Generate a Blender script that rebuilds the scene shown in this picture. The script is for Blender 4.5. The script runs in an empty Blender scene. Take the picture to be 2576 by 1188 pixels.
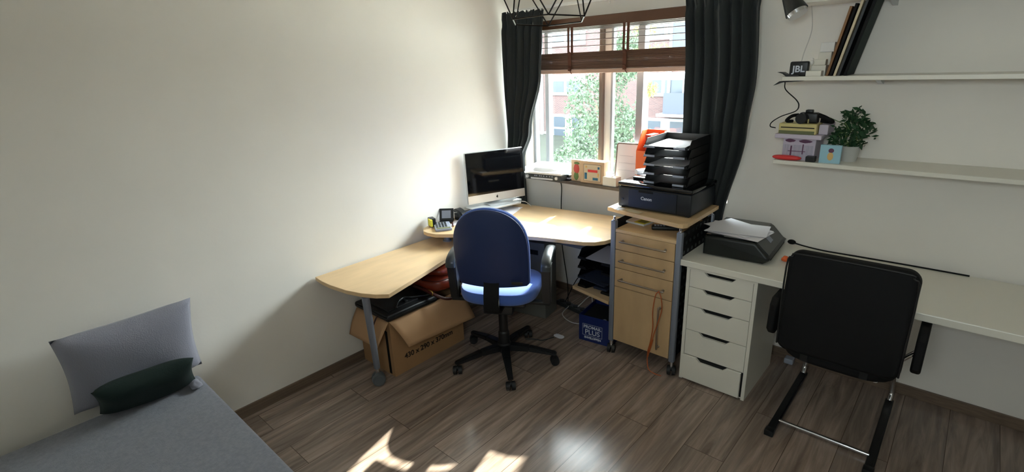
import bpy, bmesh, math, random
from mathutils import Vector, Matrix
random.seed(7)
PI = math.pi
scene = bpy.context.scene
COL = scene.collection
# ---------------------------------------------------------------- camera
YAW, PIT, ROL, FPX = -0.741076, 0.324293, -0.040958, 1287.9
f = Vector((math.sin(YAW)*math.cos(PIT), math.cos(YAW)*math.cos(PIT), -math.sin(PIT)))
r = Vector((math.cos(YAW), -math.sin(YAW), 0)); u = r.cross(f)
r2 = math.cos(ROL)*r + math.sin(ROL)*u
u2 = -math.sin(ROL)*r + math.cos(ROL)*u
cd = bpy.data.cameras.new('camera'); cam = bpy.data.objects.new('camera', cd); COL.objects.link(cam)
cd.sensor_fit = 'HORIZONTAL'; cd.sensor_width = 36; cd.lens = 36*FPX/2576; cd.clip_start = .05; cd.clip_end = 200
mw = Matrix.Identity(4)
for i in range(3):
    mw[i][0] = r2[i]; mw[i][1] = u2[i]; mw[i][2] = -f[i]
mw.translation = Vector((0, 0, 1.775))
cam.matrix_world = mw
scene.camera = cam
# ---------------------------------------------------------------- world, sun, exposure
scene.view_settings.view_transform = 'Standard'; scene.view_settings.look = 'None'
scene.view_settings.gamma = 1; scene.view_settings.use_curve_mapping = False
scene.view_settings.exposure = 1.02
w = bpy.data.worlds.new('sky'); scene.world = w; w.use_nodes = True
nt = w.node_tree; nt.nodes.clear()
o_ = nt.nodes.new('ShaderNodeOutputWorld'); b_ = nt.nodes.new('ShaderNodeBackground')
SKY, GLOW, BACK = 6.0, 26.0, 10.0                               # plain sky, and a bright hazy band of sky beyond the garden
tcw = nt.nodes.new('ShaderNodeTexCoord'); nm = nt.nodes.new('ShaderNodeVectorMath'); nm.operation = 'NORMALIZE'
sx = nt.nodes.new('ShaderNodeSeparateXYZ'); nt.links.new(tcw.outputs['Generated'], nm.inputs[0]); nt.links.new(nm.outputs[0], sx.inputs[0])
def mth(op, a, b=0.0):
    q = nt.nodes.new('ShaderNodeMath'); q.operation = op
    for i, v in enumerate((a, b)):
        if isinstance(v, (int, float)): q.inputs[i].default_value = v
        else: nt.links.new(v, q.inputs[i])
    return q.outputs[0]
el = mth('DIVIDE', mth('SUBTRACT', sx.outputs[2], .60), .19)
band = mth('EXPONENT', mth('MULTIPLY', mth('MULTIPLY', el, el), -1.0))
side = mth('MAXIMUM', mth('ADD', mth('MULTIPLY', sx.outputs[1], .85), mth('MULTIPLY', sx.outputs[0], .05)), 0.0)
back = mth('MULTIPLY', mth('MAXIMUM', mth('MULTIPLY', sx.outputs[1], -1.0), 0.0), BACK)  # sky behind raised to feed the added rear window
gdir = Vector((.34, 1, .42)).normalized()          # sky glow added low over the roofs to brighten the left wall
dt = nt.nodes.new('ShaderNodeVectorMath'); dt.operation = 'DOT_PRODUCT'; dt.inputs[1].default_value = gdir; nt.links.new(nm.outputs[0], dt.inputs[0])
lobe = mth('MULTIPLY', mth('POWER', mth('MAXIMUM', dt.outputs['Value'], 0.0), 26.0), 22.0)
back = mth('ADD', back, lobe)
g_ = mth('ADD', back, mth('ADD', mth('MULTIPLY', mth('MULTIPLY', band, side), GLOW), SKY))
b_.inputs[0].default_value = (.90, .95, 1, 1); nt.links.new(g_, b_.inputs[1])
nt.links.new(b_.outputs[0], o_.inputs[0])
sd = bpy.data.lights.new('sun', 'SUN'); sun = bpy.data.objects.new('sun', sd); COL.objects.link(sun)
sd.energy = 18; sd.angle = math.radians(1.2); sd.color = (1, .95, .86)
sdir = Vector((.25, -1, -.74)).normalized()
sun.rotation_euler = sdir.to_track_quat('-Z', 'Y').to_euler(); sun.location = (0, 8, 8)
# daylight portal in the window opening (samples the sky through it, gives off nothing itself)
pd = bpy.data.lights.new('window_daylight', 'AREA'); pd.shape = 'RECTANGLE'; pd.size = 1.62; pd.size_y = 1.1
pd.cycles.is_portal = True
po = bpy.data.objects.new('window_daylight', pd); COL.objects.link(po)
po.location = (-1.86, 3.29, 1.475); po.rotation_euler = (-PI/2, 0, 0)
pd2 = bpy.data.lights.new('window_daylight', 'AREA'); pd2.shape = 'RECTANGLE'; pd2.size = .9; pd2.size_y = .5; pd2.cycles.is_portal = True
po2 = bpy.data.objects.new('window_daylight', pd2); COL.objects.link(po2); po2.location = (0, -.82, 2.05); po2.rotation_euler = (PI/2, 0, 0)  # portal for the fill window added behind the camera

# ---------------------------------------------------------------- materials
def lin(c):
    return tuple(((x/255)/12.92 if x/255 <= .04045 else ((x/255+.055)/1.055)**2.4) for x in c)
def rgba(c): return (*lin(c), 1)
class NT:
    def __init__(s, m): s.m = m; s.t = m.node_tree
    def n(s, k, **kw):
        nd = s.t.nodes.new('ShaderNode'+k)
        for a, v in kw.items():
            if a.startswith('i_'): nd.inputs[a[2:].replace('_', ' ')].default_value = v
            else: setattr(nd, a, v)
        return nd
    def l(s, a, b): s.t.links.new(a, b)
def P(name, c, rough=.6, metal=0, bump=0, bscale=60, var=0, vscale=8, coat=0, sheen=0, spec=None, stretch=None, emit=0):
    m = bpy.data.materials.new(name); m.use_nodes = True
    k = NT(m); p = m.node_tree.nodes['Principled BSDF']
    p.inputs['Base Color'].default_value = rgba(c); p.inputs['Roughness'].default_value = rough
    p.inputs['Metallic'].default_value = metal; p.inputs['Coat Weight'].default_value = coat
    p.inputs['Sheen Weight'].default_value = sheen
    if spec is not None: p.inputs['Specular IOR Level'].default_value = spec
    tc = k.n('TexCoord')
    vec = tc.outputs['Object']
    if stretch:
        mp = k.n('Mapping'); mp.inputs['Scale'].default_value = stretch; k.l(vec, mp.inputs[0]); vec = mp.outputs[0]
    if var:
        no = k.n('TexNoise', i_Scale=vscale, i_Detail=6.0); k.l(vec, no.inputs['Vector'])
        rp = k.n('ValToRGB'); e = rp.color_ramp.elements
        lc = lin(c); e[0].position = .3; e[1].position = .7
        e[0].color = (*[x*(1-var) for x in lc], 1); e[1].color = (*[min(1, x*(1+var)) for x in lc], 1)
        k.l(no.outputs['Fac'], rp.inputs[0]); k.l(rp.outputs[0], p.inputs['Base Color'])
    if bump:
        no = k.n('TexNoise', i_Scale=bscale, i_Detail=4.0); k.l(vec, no.inputs['Vector'])
        bp = k.n('Bump', i_Strength=bump, i_Distance=.002); k.l(no.outputs['Fac'], bp.inputs['Height']); k.l(bp.outputs[0], p.inputs['Normal'])
    return m
M = {}
M['wall'] = P('plaster_wall', (234, 229, 220), .85, bump=.25, bscale=35, var=.03, vscale=2)
M['ceiling'] = P('ceiling_paint', (240, 238, 232), .9)
M['white'] = P('white_lacquer', (225, 221, 208), .35)
M['whitemat'] = P('white_matte', (232, 230, 226), .6)
M['paper'] = P('paper', (224, 222, 226), .8)
M['base'] = P('baseboard_wood', (112, 94, 78), .5, var=.25, vscale=14, stretch=(1, .15, 6))
M['maple'] = P('maple_laminate', (216, 184, 140), .33, var=.09, vscale=14, stretch=(1, .22, 1))
M['maple_x'] = P('maple_laminate_across', (214, 182, 138), .33, var=.09, vscale=14, stretch=(.22, 1, 1))
M['maple_v'] = P('maple_laminate_upright', (194, 162, 120), .36, var=.10, vscale=12, stretch=(1, 1, .3))
M['edge'] = P('beech_edge', (190, 150, 108), .45)
M['steel'] = P('grey_painted_steel', (132, 138, 150), .45, metal=.3)
M['chrome'] = P('chrome', (210, 210, 212), .18, metal=1)
M['brushed'] = P('brushed_nickel', (170, 160, 148), .32, metal=1)
M['alu'] = P('aluminium', (205, 207, 208), .38, metal=.55)
M['black'] = P('black_plastic', (16, 18, 20), .42)
M['blackgloss'] = P('black_gloss', (8, 9, 12), .06, coat=.4)
M['blackmat'] = P('black_matte', (5, 5, 6), .75, spec=.3)
M['castorgrey'] = P('castor_grey', (92, 96, 98), .5)
M['filegrey'] = P('grey_plastic_board', (104, 104, 98), .6)
M['rubber'] = P('rubber', (22, 23, 24), .6)
M['dark'] = P('hollow_shade', (6, 6, 6), .9)  # near-black that paints in the shade inside openings
M['printer'] = P('printer_charcoal', (22, 27, 34), .38, bump=.15, bscale=400)
M['printer_g'] = P('printer_black_green', (14, 20, 18), .42)
M['panelgrey'] = P('control_panel_grey', (48, 52, 52), .3)
M['curtain'] = P('curtain_velvet', (33, 38, 38), .85, bump=.3, bscale=220, sheen=.1)
M['navy'] = P('navy_shell', (21, 40, 84), .55, bump=.2, bscale=500)
M['bluefab'] = P('blue_fabric', (66, 98, 172), .9, bump=.5, bscale=500, sheen=.2)
M['sofa'] = P('grey_felt', (122, 124, 134), .95, bump=.9, bscale=260, var=.12, vscale=70, sheen=.2)
M['cushion'] = P('grey_cushion', (138, 138, 150), .95, bump=.6, bscale=200, sheen=.2)
M['greencush'] = P('dark_green_cushion', (14, 34, 30), .9, bump=.4, bscale=150)
M['card'] = P('cardboard', (168, 128, 88), .85, var=.06, vscale=5)
M['cardin'] = P('cardboard_inside', (186, 146, 106), .85, var=.05, vscale=5)
M['print'] = P('black_print', (40, 26, 18), .8)
M['leather'] = P('brown_leather', (120, 44, 24), .35, var=.25, vscale=9, bump=.4, bscale=90)
M['leatherd'] = P('dark_brown_leather', (60, 18, 14), .35, bump=.4, bscale=90)
M['bagblack'] = P('black_nylon', (14, 15, 17), .5, bump=.5, bscale=120)
M['gold'] = P('gold_metal', (214, 180, 96), .25, metal=1)
M['bluebox'] = P('blue_card_box', (10, 32, 92), .5)
M['whiteprint'] = P('white_print', (200, 205, 215), .7)
M['blind'] = P('brown_wood_blind', (86, 56, 36), .45, var=.2, vscale=10, stretch=(.1, 1, 1))
M['slat'] = P('blind_slat', (80, 62, 52), .45, var=.1, vscale=10, stretch=(.1, 1, 1))
M['railglare'] = P('bottom_rail_glare', (196, 160, 140), .5)  # glare painted into the brown rail as a paler tan
M['tape'] = P('ladder_tape', (88, 50, 30), .85, bump=.4, bscale=300)
M['frame'] = P('window_frame_grey', (150, 156, 162), .45)
M['framed'] = P('window_frame_dark', (112, 100, 90), .5)
M['sill'] = P('stone_sill', (84, 74, 66), .35, var=.15, vscale=30)
M['orange'] = P('orange_card', (236, 108, 50), .5)
M['red'] = P('red_card', (205, 50, 30), .5)
M['redpl'] = P('red_plastic', (214, 52, 52), .35)
M['yellow'] = P('yellow_label', (222, 214, 60), .6)
M['cream'] = P('cream_plastic', (206, 190, 128), .5)
M['olive'] = P('olive_band', (104, 108, 70), .6)
M['tray'] = P('black_tray', (8, 9, 10), .5)
M['leaf'] = P('leaf', (50, 68, 48), .55, var=.25, vscale=1.6)
M['leafy'] = P('leaf_yellow_green', (92, 106, 40), .55, var=.3, vscale=3)
M['bark'] = P('bark', (90, 76, 62), .9, bump=.5, bscale=20)
M['plant'] = P('house_plant_leaf', (34, 70, 40), .45, var=.3, vscale=20)
M['pot'] = P('plant_pot', (190, 190, 184), .5)
M['skyblue'] = P('light_blue_card', (150, 192, 206), .6)
M['tan'] = P('tan_print', (214, 176, 110), .6)
M['plum'] = P('plum_print', (96, 56, 84), .6)
M['teal'] = P('teal_paint', (44, 110, 140), .6)
M['woodpale'] = P('pale_wood', (200, 170, 134), .55, var=.08, vscale=12)
M['lilac'] = P('lilac_card', (196, 186, 200), .6)
M['poppy'] = P('red_blot_print', (190, 74, 64), .7)
M['greenblot'] = P('green_blot_print', (96, 120, 66), .7)
M['olivepaper'] = P('cream_paper', (206, 190, 160), .7)
M['cable'] = P('orange_cable', (170, 84, 34), .5)
M['whitecable'] = P('white_cable', (196, 192, 186), .5)
M['keys'] = P('key_grey', (150, 156, 170), .5)
M['wire'] = P('lamp_wire_black', (26, 18, 14), .35, metal=.6)
M['bronze'] = P('bronze_frame', (120, 84, 50), .4, metal=.4)
M['house_white'] = P('house_white_paint', (122, 124, 126), .6)
M['house_blue'] = P('house_blue_panel', (44, 50, 66), .6)
M['house_glass'] = P('house_glass', (34, 44, 54), .4)
M['roof'] = P('roof_tile', (120, 92, 84), .8)
M['bounce'] = P('bounce_slab_pale', (226, 222, 212), .9, var=.05, vscale=1)  # light tone of the slab added to reflect daylight upward
M['grass'] = P('garden_ground', (34, 40, 30), .95, var=.3, vscale=1)

def floor_mat():
    m = bpy.data.materials.new('oak_laminate_floor'); m.use_nodes = True; k = NT(m); p = m.node_tree.nodes['Principled BSDF']
    tc = k.n('TexCoord'); sp = k.n('SeparateXYZ'); k.l(tc.outputs['Object'], sp.inputs[0])
    cb = k.n('CombineXYZ'); k.l(sp.outputs['Y'], cb.inputs['X']); k.l(sp.outputs['X'], cb.inputs['Y'])
    br = k.n('TexBrick', i_Scale=1.0, i_Mortar_Size=.0016, i_Mortar_Smooth=.2, i_Bias=0.0, i_Brick_Width=1.24, i_Row_Height=.188)
    br.offset = .37; br.offset_frequency = 2
    br.inputs['Color1'].default_value = (0, 0, 0, 1); br.inputs['Color2'].default_value = (1, 1, 1, 1); br.inputs['Mortar'].default_value = (.5, .5, .5, 1)
    k.l(cb.outputs[0], br.inputs['Vector'])
    mp = k.n('Mapping'); mp.inputs['Scale'].default_value = (22, 1.6, 1); k.l(tc.outputs['Object'], mp.inputs[0])
    # offset the grain per plank
    ad = k.n('VectorMath', operation='ADD'); k.l(mp.outputs[0], ad.inputs[0])
    sc = k.n('VectorMath', operation='SCALE'); sc.inputs['Scale'].default_value = 13.0; k.l(br.outputs['Color'], sc.inputs[0]); k.l(sc.outputs[0], ad.inputs[1])
    n1 = k.n('TexNoise', i_Scale=1.0, i_Detail=8.0, i_Roughness=.62, i_Distortion=1.3); k.l(ad.outputs[0], n1.inputs['Vector'])
    n2 = k.n('TexNoise', i_Scale=.35, i_Detail=3.0, i_Distortion=2.5); k.l(ad.outputs[0], n2.inputs['Vector'])
    rp = k.n('ValToRGB'); e = rp.color_ramp.elements
    e[0].position = .28; e[0].color = rgba((114, 98, 86)); e[1].position = .72; e[1].color = rgba((170, 152, 139))
    k.l(n1.outputs['Fac'], rp.inputs[0])
    rp2 = k.n('ValToRGB'); e = rp2.color_ramp.elements
    e[0].position = .35; e[0].color = (.72, .72, .72, 1); e[1].position = .65; e[1].color = (1.12, 1.1, 1.08, 1)
    k.l(n2.outputs['Fac'], rp2.inputs[0])
    mx = k.n('MixRGB', blend_type='MULTIPLY'); mx.inputs[0].default_value = 1; k.l(rp.outputs[0], mx.inputs[1]); k.l(rp2.outputs[0], mx.inputs[2])
    rp3 = k.n('ValToRGB'); e = rp3.color_ramp.elements
    e[0].color = (.90, .89, .88, 1); e[1].color = (1.06, 1.05, 1.04, 1); k.l(br.outputs['Color'], rp3.inputs[0])
    mx2 = k.n('MixRGB', blend_type='MULTIPLY'); mx2.inputs[0].default_value = 1; k.l(mx.outputs[0], mx2.inputs[1]); k.l(rp3.outputs[0], mx2.inputs[2])
    mx3 = k.n('MixRGB', blend_type='MIX'); k.l(br.outputs['Fac'], mx3.inputs[0]); k.l(mx2.outputs[0], mx3.inputs[1]); mx3.inputs[2].default_value = rgba((84, 70, 60))
    k.l(mx3.outputs[0], p.inputs['Base Color'])
    p.inputs['Roughness'].default_value = .22
    bp = k.n('Bump', i_Strength=.12, i_Distance=.002); k.l(n1.outputs['Fac'], bp.inputs['Height']); k.l(bp.outputs[0], p.inputs['Normal'])
    return m
def brick_mat():
    m = bpy.data.materials.new('facade_brick'); m.use_nodes = True; k = NT(m); p = m.node_tree.nodes['Principled BSDF']
    tc = k.n('TexCoord'); sp = k.n('SeparateXYZ'); k.l(tc.outputs['Object'], sp.inputs[0])
    cb = k.n('CombineXYZ'); k.l(sp.outputs['X'], cb.inputs['X']); k.l(sp.outputs['Z'], cb.inputs['Y'])
    br = k.n('TexBrick', i_Scale=1.0, i_Mortar_Size=.008, i_Brick_Width=.22, i_Row_Height=.066)
    br.inputs['Color1'].default_value = rgba((76, 54, 52)); br.inputs['Color2'].default_value = rgba((64, 46, 46)); br.inputs['Mortar'].default_value = rgba((88, 78, 76))
    k.l(cb.outputs[0], br.inputs['Vector']); k.l(br.outputs['Color'], p.inputs['Base Color']); p.inputs['Roughness'].default_value = .9
    return m
def glass_mat():
    m = bpy.data.materials.new('window_glass'); m.use_nodes = True; k = NT(m); t = m.node_tree
    t.nodes.remove(t.nodes['Principled BSDF'])
    tr = k.n('BsdfTransparent'); tr.inputs[0].default_value = (.93, .97, .96, 1)
    gl = k.n('BsdfGlossy', i_Roughness=.02); lw = k.n('LayerWeight', i_Blend=.5); mx = k.n('MixShader')
    pw = k.n('Math', operation='POWER'); pw.inputs[1].default_value = 5; k.l(lw.outputs['Facing'], pw.inputs[0])
    ml = k.n('Math', operation='MULTIPLY_ADD'); ml.inputs[1].default_value = .9; ml.inputs[2].default_value = .03; k.l(pw.outputs[0], ml.inputs[0])
    k.l(ml.outputs[0], mx.inputs[0]); k.l(tr.outputs[0], mx.inputs[1]); k.l(gl.outputs[0], mx.inputs[2])
    k.l(mx.outputs[0], t.nodes['Material Output'].inputs[0])
    return m
def clear_mat():
    m = bpy.data.materials.new('frosted_clear_lid'); m.use_nodes = True; p = m.node_tree.nodes['Principled BSDF']
    p.inputs['Base Color'].default_value = (.85, .88, .9, 1); p.inputs['Roughness'].default_value = .15
    p.inputs['Alpha'].default_value = .45
    return m
M['floor'] = floor_mat(); M['brick'] = brick_mat(); M['glass'] = glass_mat(); M['clear'] = clear_mat()

# ---------------------------------------------------------------- geometry helpers
def nb(): return bmesh.new()
def merge(bm, t, mat=None):
    if mat is not None: bmesh.ops.transform(t, matrix=mat, verts=t.verts)
    me = bpy.data.meshes.new('tmp'); t.to_mesh(me); t.free(); bm.from_mesh(me); bpy.data.meshes.remove(me)
    return bm
def box(bm, x0, x1, y0, y1, z0, z1, bev=0, seg=2, mat=None):
    t = bmesh.new(); bmesh.ops.create_cube(t, size=1)
    for v in t.verts:
        v.co = Vector(((x0+x1)/2+v.co.x*(x1-x0), (y0+y1)/2+v.co.y*(y1-y0), (z0+z1)/2+v.co.z*(z1-z0)))
    if bev: bmesh.ops.bevel(t, geom=t.edges[:], offset=bev, segments=seg, affect='EDGES', profile=.5)
    return merge(bm, t, mat)
def B(*a, **k): return box(nb(), *a, **k)
def prism(bm, pts, vec, bev=0, seg=2, mat=None):
    t = bmesh.new(); vec = Vector(vec)
    a = [t.verts.new(Vector(p)) for p in pts]; b = [t.verts.new(Vector(p)+vec) for p in pts]
    n = len(pts); fa = t.faces.new(a); fb = t.faces.new(b[::-1])
    for i in range(n): t.faces.new((a[i], b[i], b[(i+1) % n], a[(i+1) % n]))
    bmesh.ops.recalc_face_normals(t, faces=t.faces[:])
    if bev:
        ed = set(fa.edges) | set(fb.edges)
        bmesh.ops.bevel(t, geom=list(ed), offset=bev, segments=seg, affect='EDGES', profile=.5)
    return merge(bm, t, mat)
def frames(pts):
    T = []
    for i in range(len(pts)):
        a = pts[max(i-1, 0)]; b = pts[min(i+1, len(pts)-1)]; T.append((b-a).normalized())
    n = T[0].orthogonal().normalized(); N = []
    for t in T:
        n = (n - t*n.dot(t))
        n = n.normalized() if n.length > 1e-6 else t.orthogonal().normalized()
        N.append(n)
    return T, N
def smooth_path(pts, k=6):
    pts = [Vector(p) for p in pts]
    if len(pts) < 3: return pts
    P_ = [pts[0]*2-pts[1]]+pts+[pts[-1]*2-pts[-2]]; out = []
    for i in range(1, len(P_)-2):
        p0, p1, p2, p3 = P_[i-1:i+3]
        for j in range(k):
            t = j/k
            out.append(.5*((2*p1)+(-p0+p2)*t+(2*p0-5*p1+4*p2-p3)*t*t+(-p0+3*p1-3*p2+p3)*t**3))
    out.append(pts[-1]); return out
def tube(bm, pts, rad, n=8, smooth=0, r1=None, mat=None):
    pts = smooth_path(pts, smooth) if smooth else [Vector(p) for p in pts]
    T, N = frames(pts); t = bmesh.new(); rings = []
    m = len(pts)
    for i, p in enumerate(pts):
        rr = rad if r1 is None else rad+(r1-rad)*i/(m-1)
        bn = T[i].cross(N[i]); rings.append([t.verts.new(p+rr*(math.cos(2*PI*j/n)*N[i]+math.sin(2*PI*j/n)*bn)) for j in range(n)])
    for i in range(m-1):
        for j in range(n): t.faces.new((rings[i][j], rings[i][(j+1) % n], rings[i+1][(j+1) % n], rings[i+1][j]))
    t.faces.new(rings[0][::-1]); t.faces.new(rings[-1])
    return merge(bm, t, mat)
def cyl(bm, p0, p1, r0, r1=None, n=20, mat=None): return tube(bm, [p0, p1], r0, n, 0, r1, mat)
def beam(bm, p0, p1, w0, h0, w1, h1, up=(0, 0, 1), bev=0):
    p0 = Vector(p0); p1 = Vector(p1); d = (p1-p0).normalized(); s = d.cross(Vector(up)).normalized(); q = s.cross(d)
    t = bmesh.new()
    A = [t.verts.new(p0+s*w0/2*a+q*h0/2*b) for a, b in ((-1, -1), (1, -1), (1, 1), (-1, 1))]
    C_ = [t.verts.new(p1+s*w1/2*a+q*h1/2*b) for a, b in ((-1, -1), (1, -1), (1, 1), (-1, 1))]
    t.faces.new(A[::-1]); t.faces.new(C_)
    for i in range(4): t.faces.new((A[i], A[(i+1) % 4], C_[(i+1) % 4], C_[i]))
    if bev: bmesh.ops.bevel(t, geom=t.edges[:], offset=bev, segments=2, affect='EDGES')
    return merge(bm, t)
def lathe(bm, prof, c=(0, 0, 0), n=32, mat=None):
    t = bmesh.new(); c = Vector(c); rings = []
    for (rr, z) in prof:
        rings.append([t.verts.new(c+Vector((max(rr, 1e-4)*math.cos(2*PI*j/n), max(rr, 1e-4)*math.sin(2*PI*j/n), z))) for j in range(n)])
    for i in range(len(prof)-1):
        for j in range(n): t.faces.new((rings[i][j], rings[i][(j+1) % n], rings[i+1][(j+1) % n], rings[i+1][j]))
    t.faces.new(rings[0][::-1]); t.faces.new(rings[-1])
    return merge(bm, t, mat)
def sweep(bm, path, prof, side, mat=None):
    """closed profile (s, q) swept along path; s along the fixed side vector, q along side x tangent"""
    t = bmesh.new(); side = Vector(side); pts = [Vector(p) for p in path]; rings = []
    T, _ = frames(pts)
    for i, p in enumerate(pts):
        q = side.cross(T[i]).normalized()
        rings.append([t.verts.new(p+side*a+q*b) for a, b in prof])
    n = len(prof)
    for i in range(len(pts)-1):
        for j in range(n): t.faces.new((rings[i][j], rings[i][(j+1) % n], rings[i+1][(j+1) % n], rings[i+1][j]))
    t.faces.new(rings[0][::-1]); t.faces.new(rings[-1]); bmesh.ops.recalc_face_normals(t, faces=t.faces[:])
    return merge(bm, t, mat)
def grid(bm, nu, nv, fn):
    vs = [[bm.verts.new(fn(i/nu, j/nv)) for i in range(nu+1)] for j in range(nv+1)]
    for j in range(nv):
        for i in range(nu): bm.faces.new((vs[j][i], vs[j][i+1], vs[j+1][i+1], vs[j+1][i]))
    return bm
def blob(bm, c, rx, ry, rz, power=2.0, n=24, noise=0, seed=0, mat=None):
    """superellipsoid"""
    t = bmesh.new(); bmesh.ops.create_uvsphere(t, u_segments=n, v_segments=n//2, radius=1)
    rnd = random.Random(seed)
    ph = [rnd.uniform(0, 6) for _ in range(4)]
    for v in t.verts:
        x, y, z = v.co
        k = (abs(x)**power+abs(y)**power+abs(z)**power)**(-1/power)
        x, y, z = x*k, y*k, z*k
        s = 1+noise*(math.sin(5*x+ph[0])*math.sin(4*y+ph[1])+.5*math.sin(9*y+ph[2]+3*z))
        v.co = Vector((c[0]+rx*x*s, c[1]+ry*y*s, c[2]+rz*z*s))
    return merge(bm, t, mat)
def text(bm, s, size, origin, right, up, depth=.0006, align='LEFT', bold=0):
    cu = bpy.data.curves.new('t', 'FONT'); cu.body = s; cu.size = size; cu.extrude = depth; cu.align_x = align; cu.offset = bold
    ob = bpy.data.objects.new('t', cu); COL.objects.link(ob)
    dg = bpy.context.evaluated_depsgraph_get(); me = bpy.data.meshes.new_from_object(ob.evaluated_get(dg))
    bpy.data.objects.remove(ob); bpy.data.curves.remove(cu)
    t = bmesh.new(); t.from_mesh(me); bpy.data.meshes.remove(me)
    R_ = Vector(right).normalized(); U_ = Vector(up).normalized(); N_ = R_.cross(U_)
    mm = Matrix.Identity(4)
    for i in range(3): mm[i][0] = R_[i]; mm[i][1] = U_[i]; mm[i][2] = N_[i]
    mm.translation = Vector(origin)
    return merge(bm, t, mm)
def leaves(bm, c, rad, n, size, seed, shell=.35):
    rnd = random.Random(seed); c = Vector(c)
    for _ in range(n):
        d = Vector((rnd.gauss(0, 1), rnd.gauss(0, 1), rnd.gauss(0, 1))).normalized()
        k = rnd.uniform(shell, 1)**.6
        p = c+Vector((d.x*rad[0], d.y*rad[1], d.z*rad[2]))*k*(1+.18*math.sin(7*d.x+5*d.z+seed))
        a = Vector((rnd.gauss(0, 1), rnd.gauss(0, 1), rnd.gauss(0, 1))).normalized(); b = a.orthogonal().normalized()
        s = size*rnd.uniform(.6, 1.3)
        q = [p+a*s, p+b*s*.45+a*s*.1, p-a*s, p-b*s*.45+a*s*.1]
        bm.faces.new([bm.verts.new(x) for x in q])
    return bm
# ---------------------------------------------------------------- object helpers
WM = {}
def tag(o, label=None, cat=None, group=None, kind=None):
    if label: o['label'] = label
    if cat: o['category'] = cat
    if group: o['group'] = group
    if kind: o['kind'] = kind
    return o
def obj(name, bm, mat, parent=None, smooth=False, local=False, label=None, solid=0, kind=None):
    """link bm as one object; world coordinates unless local"""
    bmesh.ops.recalc_face_normals(bm, faces=bm.faces[:]) if not solid else None
    if parent is not None:
        T = WM[parent.name]
        if not local: bmesh.ops.transform(bm, matrix=T.inverted(), verts=bm.verts)
    else:
        xs = [v.co for v in bm.verts]
        T = Matrix.Translation(Vector(((min(v.x for v in xs)+max(v.x for v in xs))/2, (min(v.y for v in xs)+max(v.y for v in xs))/2, min(v.z for v in xs))))
        bmesh.ops.transform(bm, matrix=T.inverted(), verts=bm.verts)
    me = bpy.data.meshes.new(name); bm.to_mesh(me); bm.free()
    ms = mat if isinstance(mat, (list, tuple)) else [mat]
    for m_ in ms: me.materials.append(m_)
    if smooth:
        for p in me.polygons: p.use_smooth = True
        if smooth != 'all':
            me.set_sharp_from_angle(angle=math.radians(35))
    o = bpy.data.objects.new(name, me); COL.objects.link(o)
    if parent is not None: o.parent = parent; WM[o.name] = T
    else: o.matrix_world = T; WM[o.name] = T
    if solid:
        md = o.modifiers.new('thickness', 'SOLIDIFY'); md.thickness = solid; md.offset = 0
    if label: o['label'] = label
    if kind: o['kind'] = kind
    return o
def thing(name, label, cat, loc, rz=0, group=None):
    o = bpy.data.objects.new(name, None); COL.objects.link(o)
    o.empty_display_size = .1
    o.location = loc; o.rotation_euler = (0, 0, rz)
    WM[o.name] = Matrix.Translation(Vector(loc)) @ Matrix.Rotation(rz, 4, 'Z')
    return tag(o, label, cat, group)
def one(name, bm, mat, label, cat, group=None, **k):
    return tag(obj(name, bm, mat, **k), label, cat, group)
def struct(name, bm, mat, **k):
    o = obj(name, bm, mat, **k); o['kind'] = 'structure'; return o
def dup(root, name=None, loc=None, rz=None, label=None, group=None):
    c = root.copy(); COL.objects.link(c)
    if loc is not None: c.location = loc
    if rz is not None: c.rotation_euler = (0, 0, rz)
    WM[c.name] = Matrix.Translation(c.location) @ Matrix.Rotation(c.rotation_euler.z, 4, 'Z')
    if label: c['label'] = label
    if group: c['group'] = group
    for ch in list(root.children):
        d = ch.copy(); COL.objects.link(d); d.parent = c
        for g in list(ch.children):
            e = g.copy(); COL.objects.link(e); e.parent = d
    return c
def lerp(tab, z):
    tab = sorted(tab)
    if z <= tab[0][0]: return tab[0][1]
    for (a, x), (b, y) in zip(tab, tab[1:]):
        if z <= b: 
            t = (z-a)/(b-a); t = t*t*(3-2*t); return x+(y-x)*t
    return tab[-1][1]

# ================================================================ THE ROOM
XL, YW, ZC = -2.705, 3.12, 2.55
XR, YB = 1.15, -.65
struct('floor', B(XL-.15, XR+.15, YB-.15, YW+.16, -.12, 0), M['floor'])
bpy.data.objects['floor'].location.z = -.12
struct('ceiling', B(XL-.15, XR+.15, YB-.15, YW+.16, ZC, ZC+.12), M['ceiling'])
struct('wall_left', B(XL-.15, XL, YB-.15, YW+.16, 0, ZC), M['wall'])
struct('wall_right', B(XR, XR+.15, YB-.15, YW+.16, 0, ZC), M['wall'])
bm = nb(); VX0, VX1, VZ0, VZ1 = -.45, .45, 1.80, 2.30       # unseen window added behind the camera as soft fill light
box(bm, XL, XR, YB-.15, YB, 0, VZ0); box(bm, XL, XR, YB-.15, YB, VZ1, ZC); box(bm, XL, VX0, YB-.15, YB, VZ0, VZ1); box(bm, VX1, XR, YB-.15, YB, VZ0, VZ1)
struct('wall_front', bm, M['wall'])
bm = nb(); y0, y1 = YB-.12, YB-.07
box(bm, VX0, VX1, y0, y1, VZ0, VZ0+.06); box(bm, VX0, VX1, y0, y1, VZ1-.06, VZ1); box(bm, VX0, VX0+.06, y0, y1, VZ0+.06, VZ1-.06); box(bm, VX1-.06, VX1, y0, y1, VZ0+.06, VZ1-.06); box(bm, -.025, .025, y0, y1, VZ0+.06, VZ1-.06)
wf2 = struct('fill_window', bm, M['frame'])
for a, b in ((VX0+.06, -.025), (.025, VX1-.06)): obj('window_pane', B(a, b, YB-.10, YB-.094, VZ0+.06, VZ1-.06), M['glass'], wf2)  # panes of the added fill window
WX0, WX1, WZ0, WZ1 = -2.665, -1.06, .915, 2.03
bm = nb()
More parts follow.
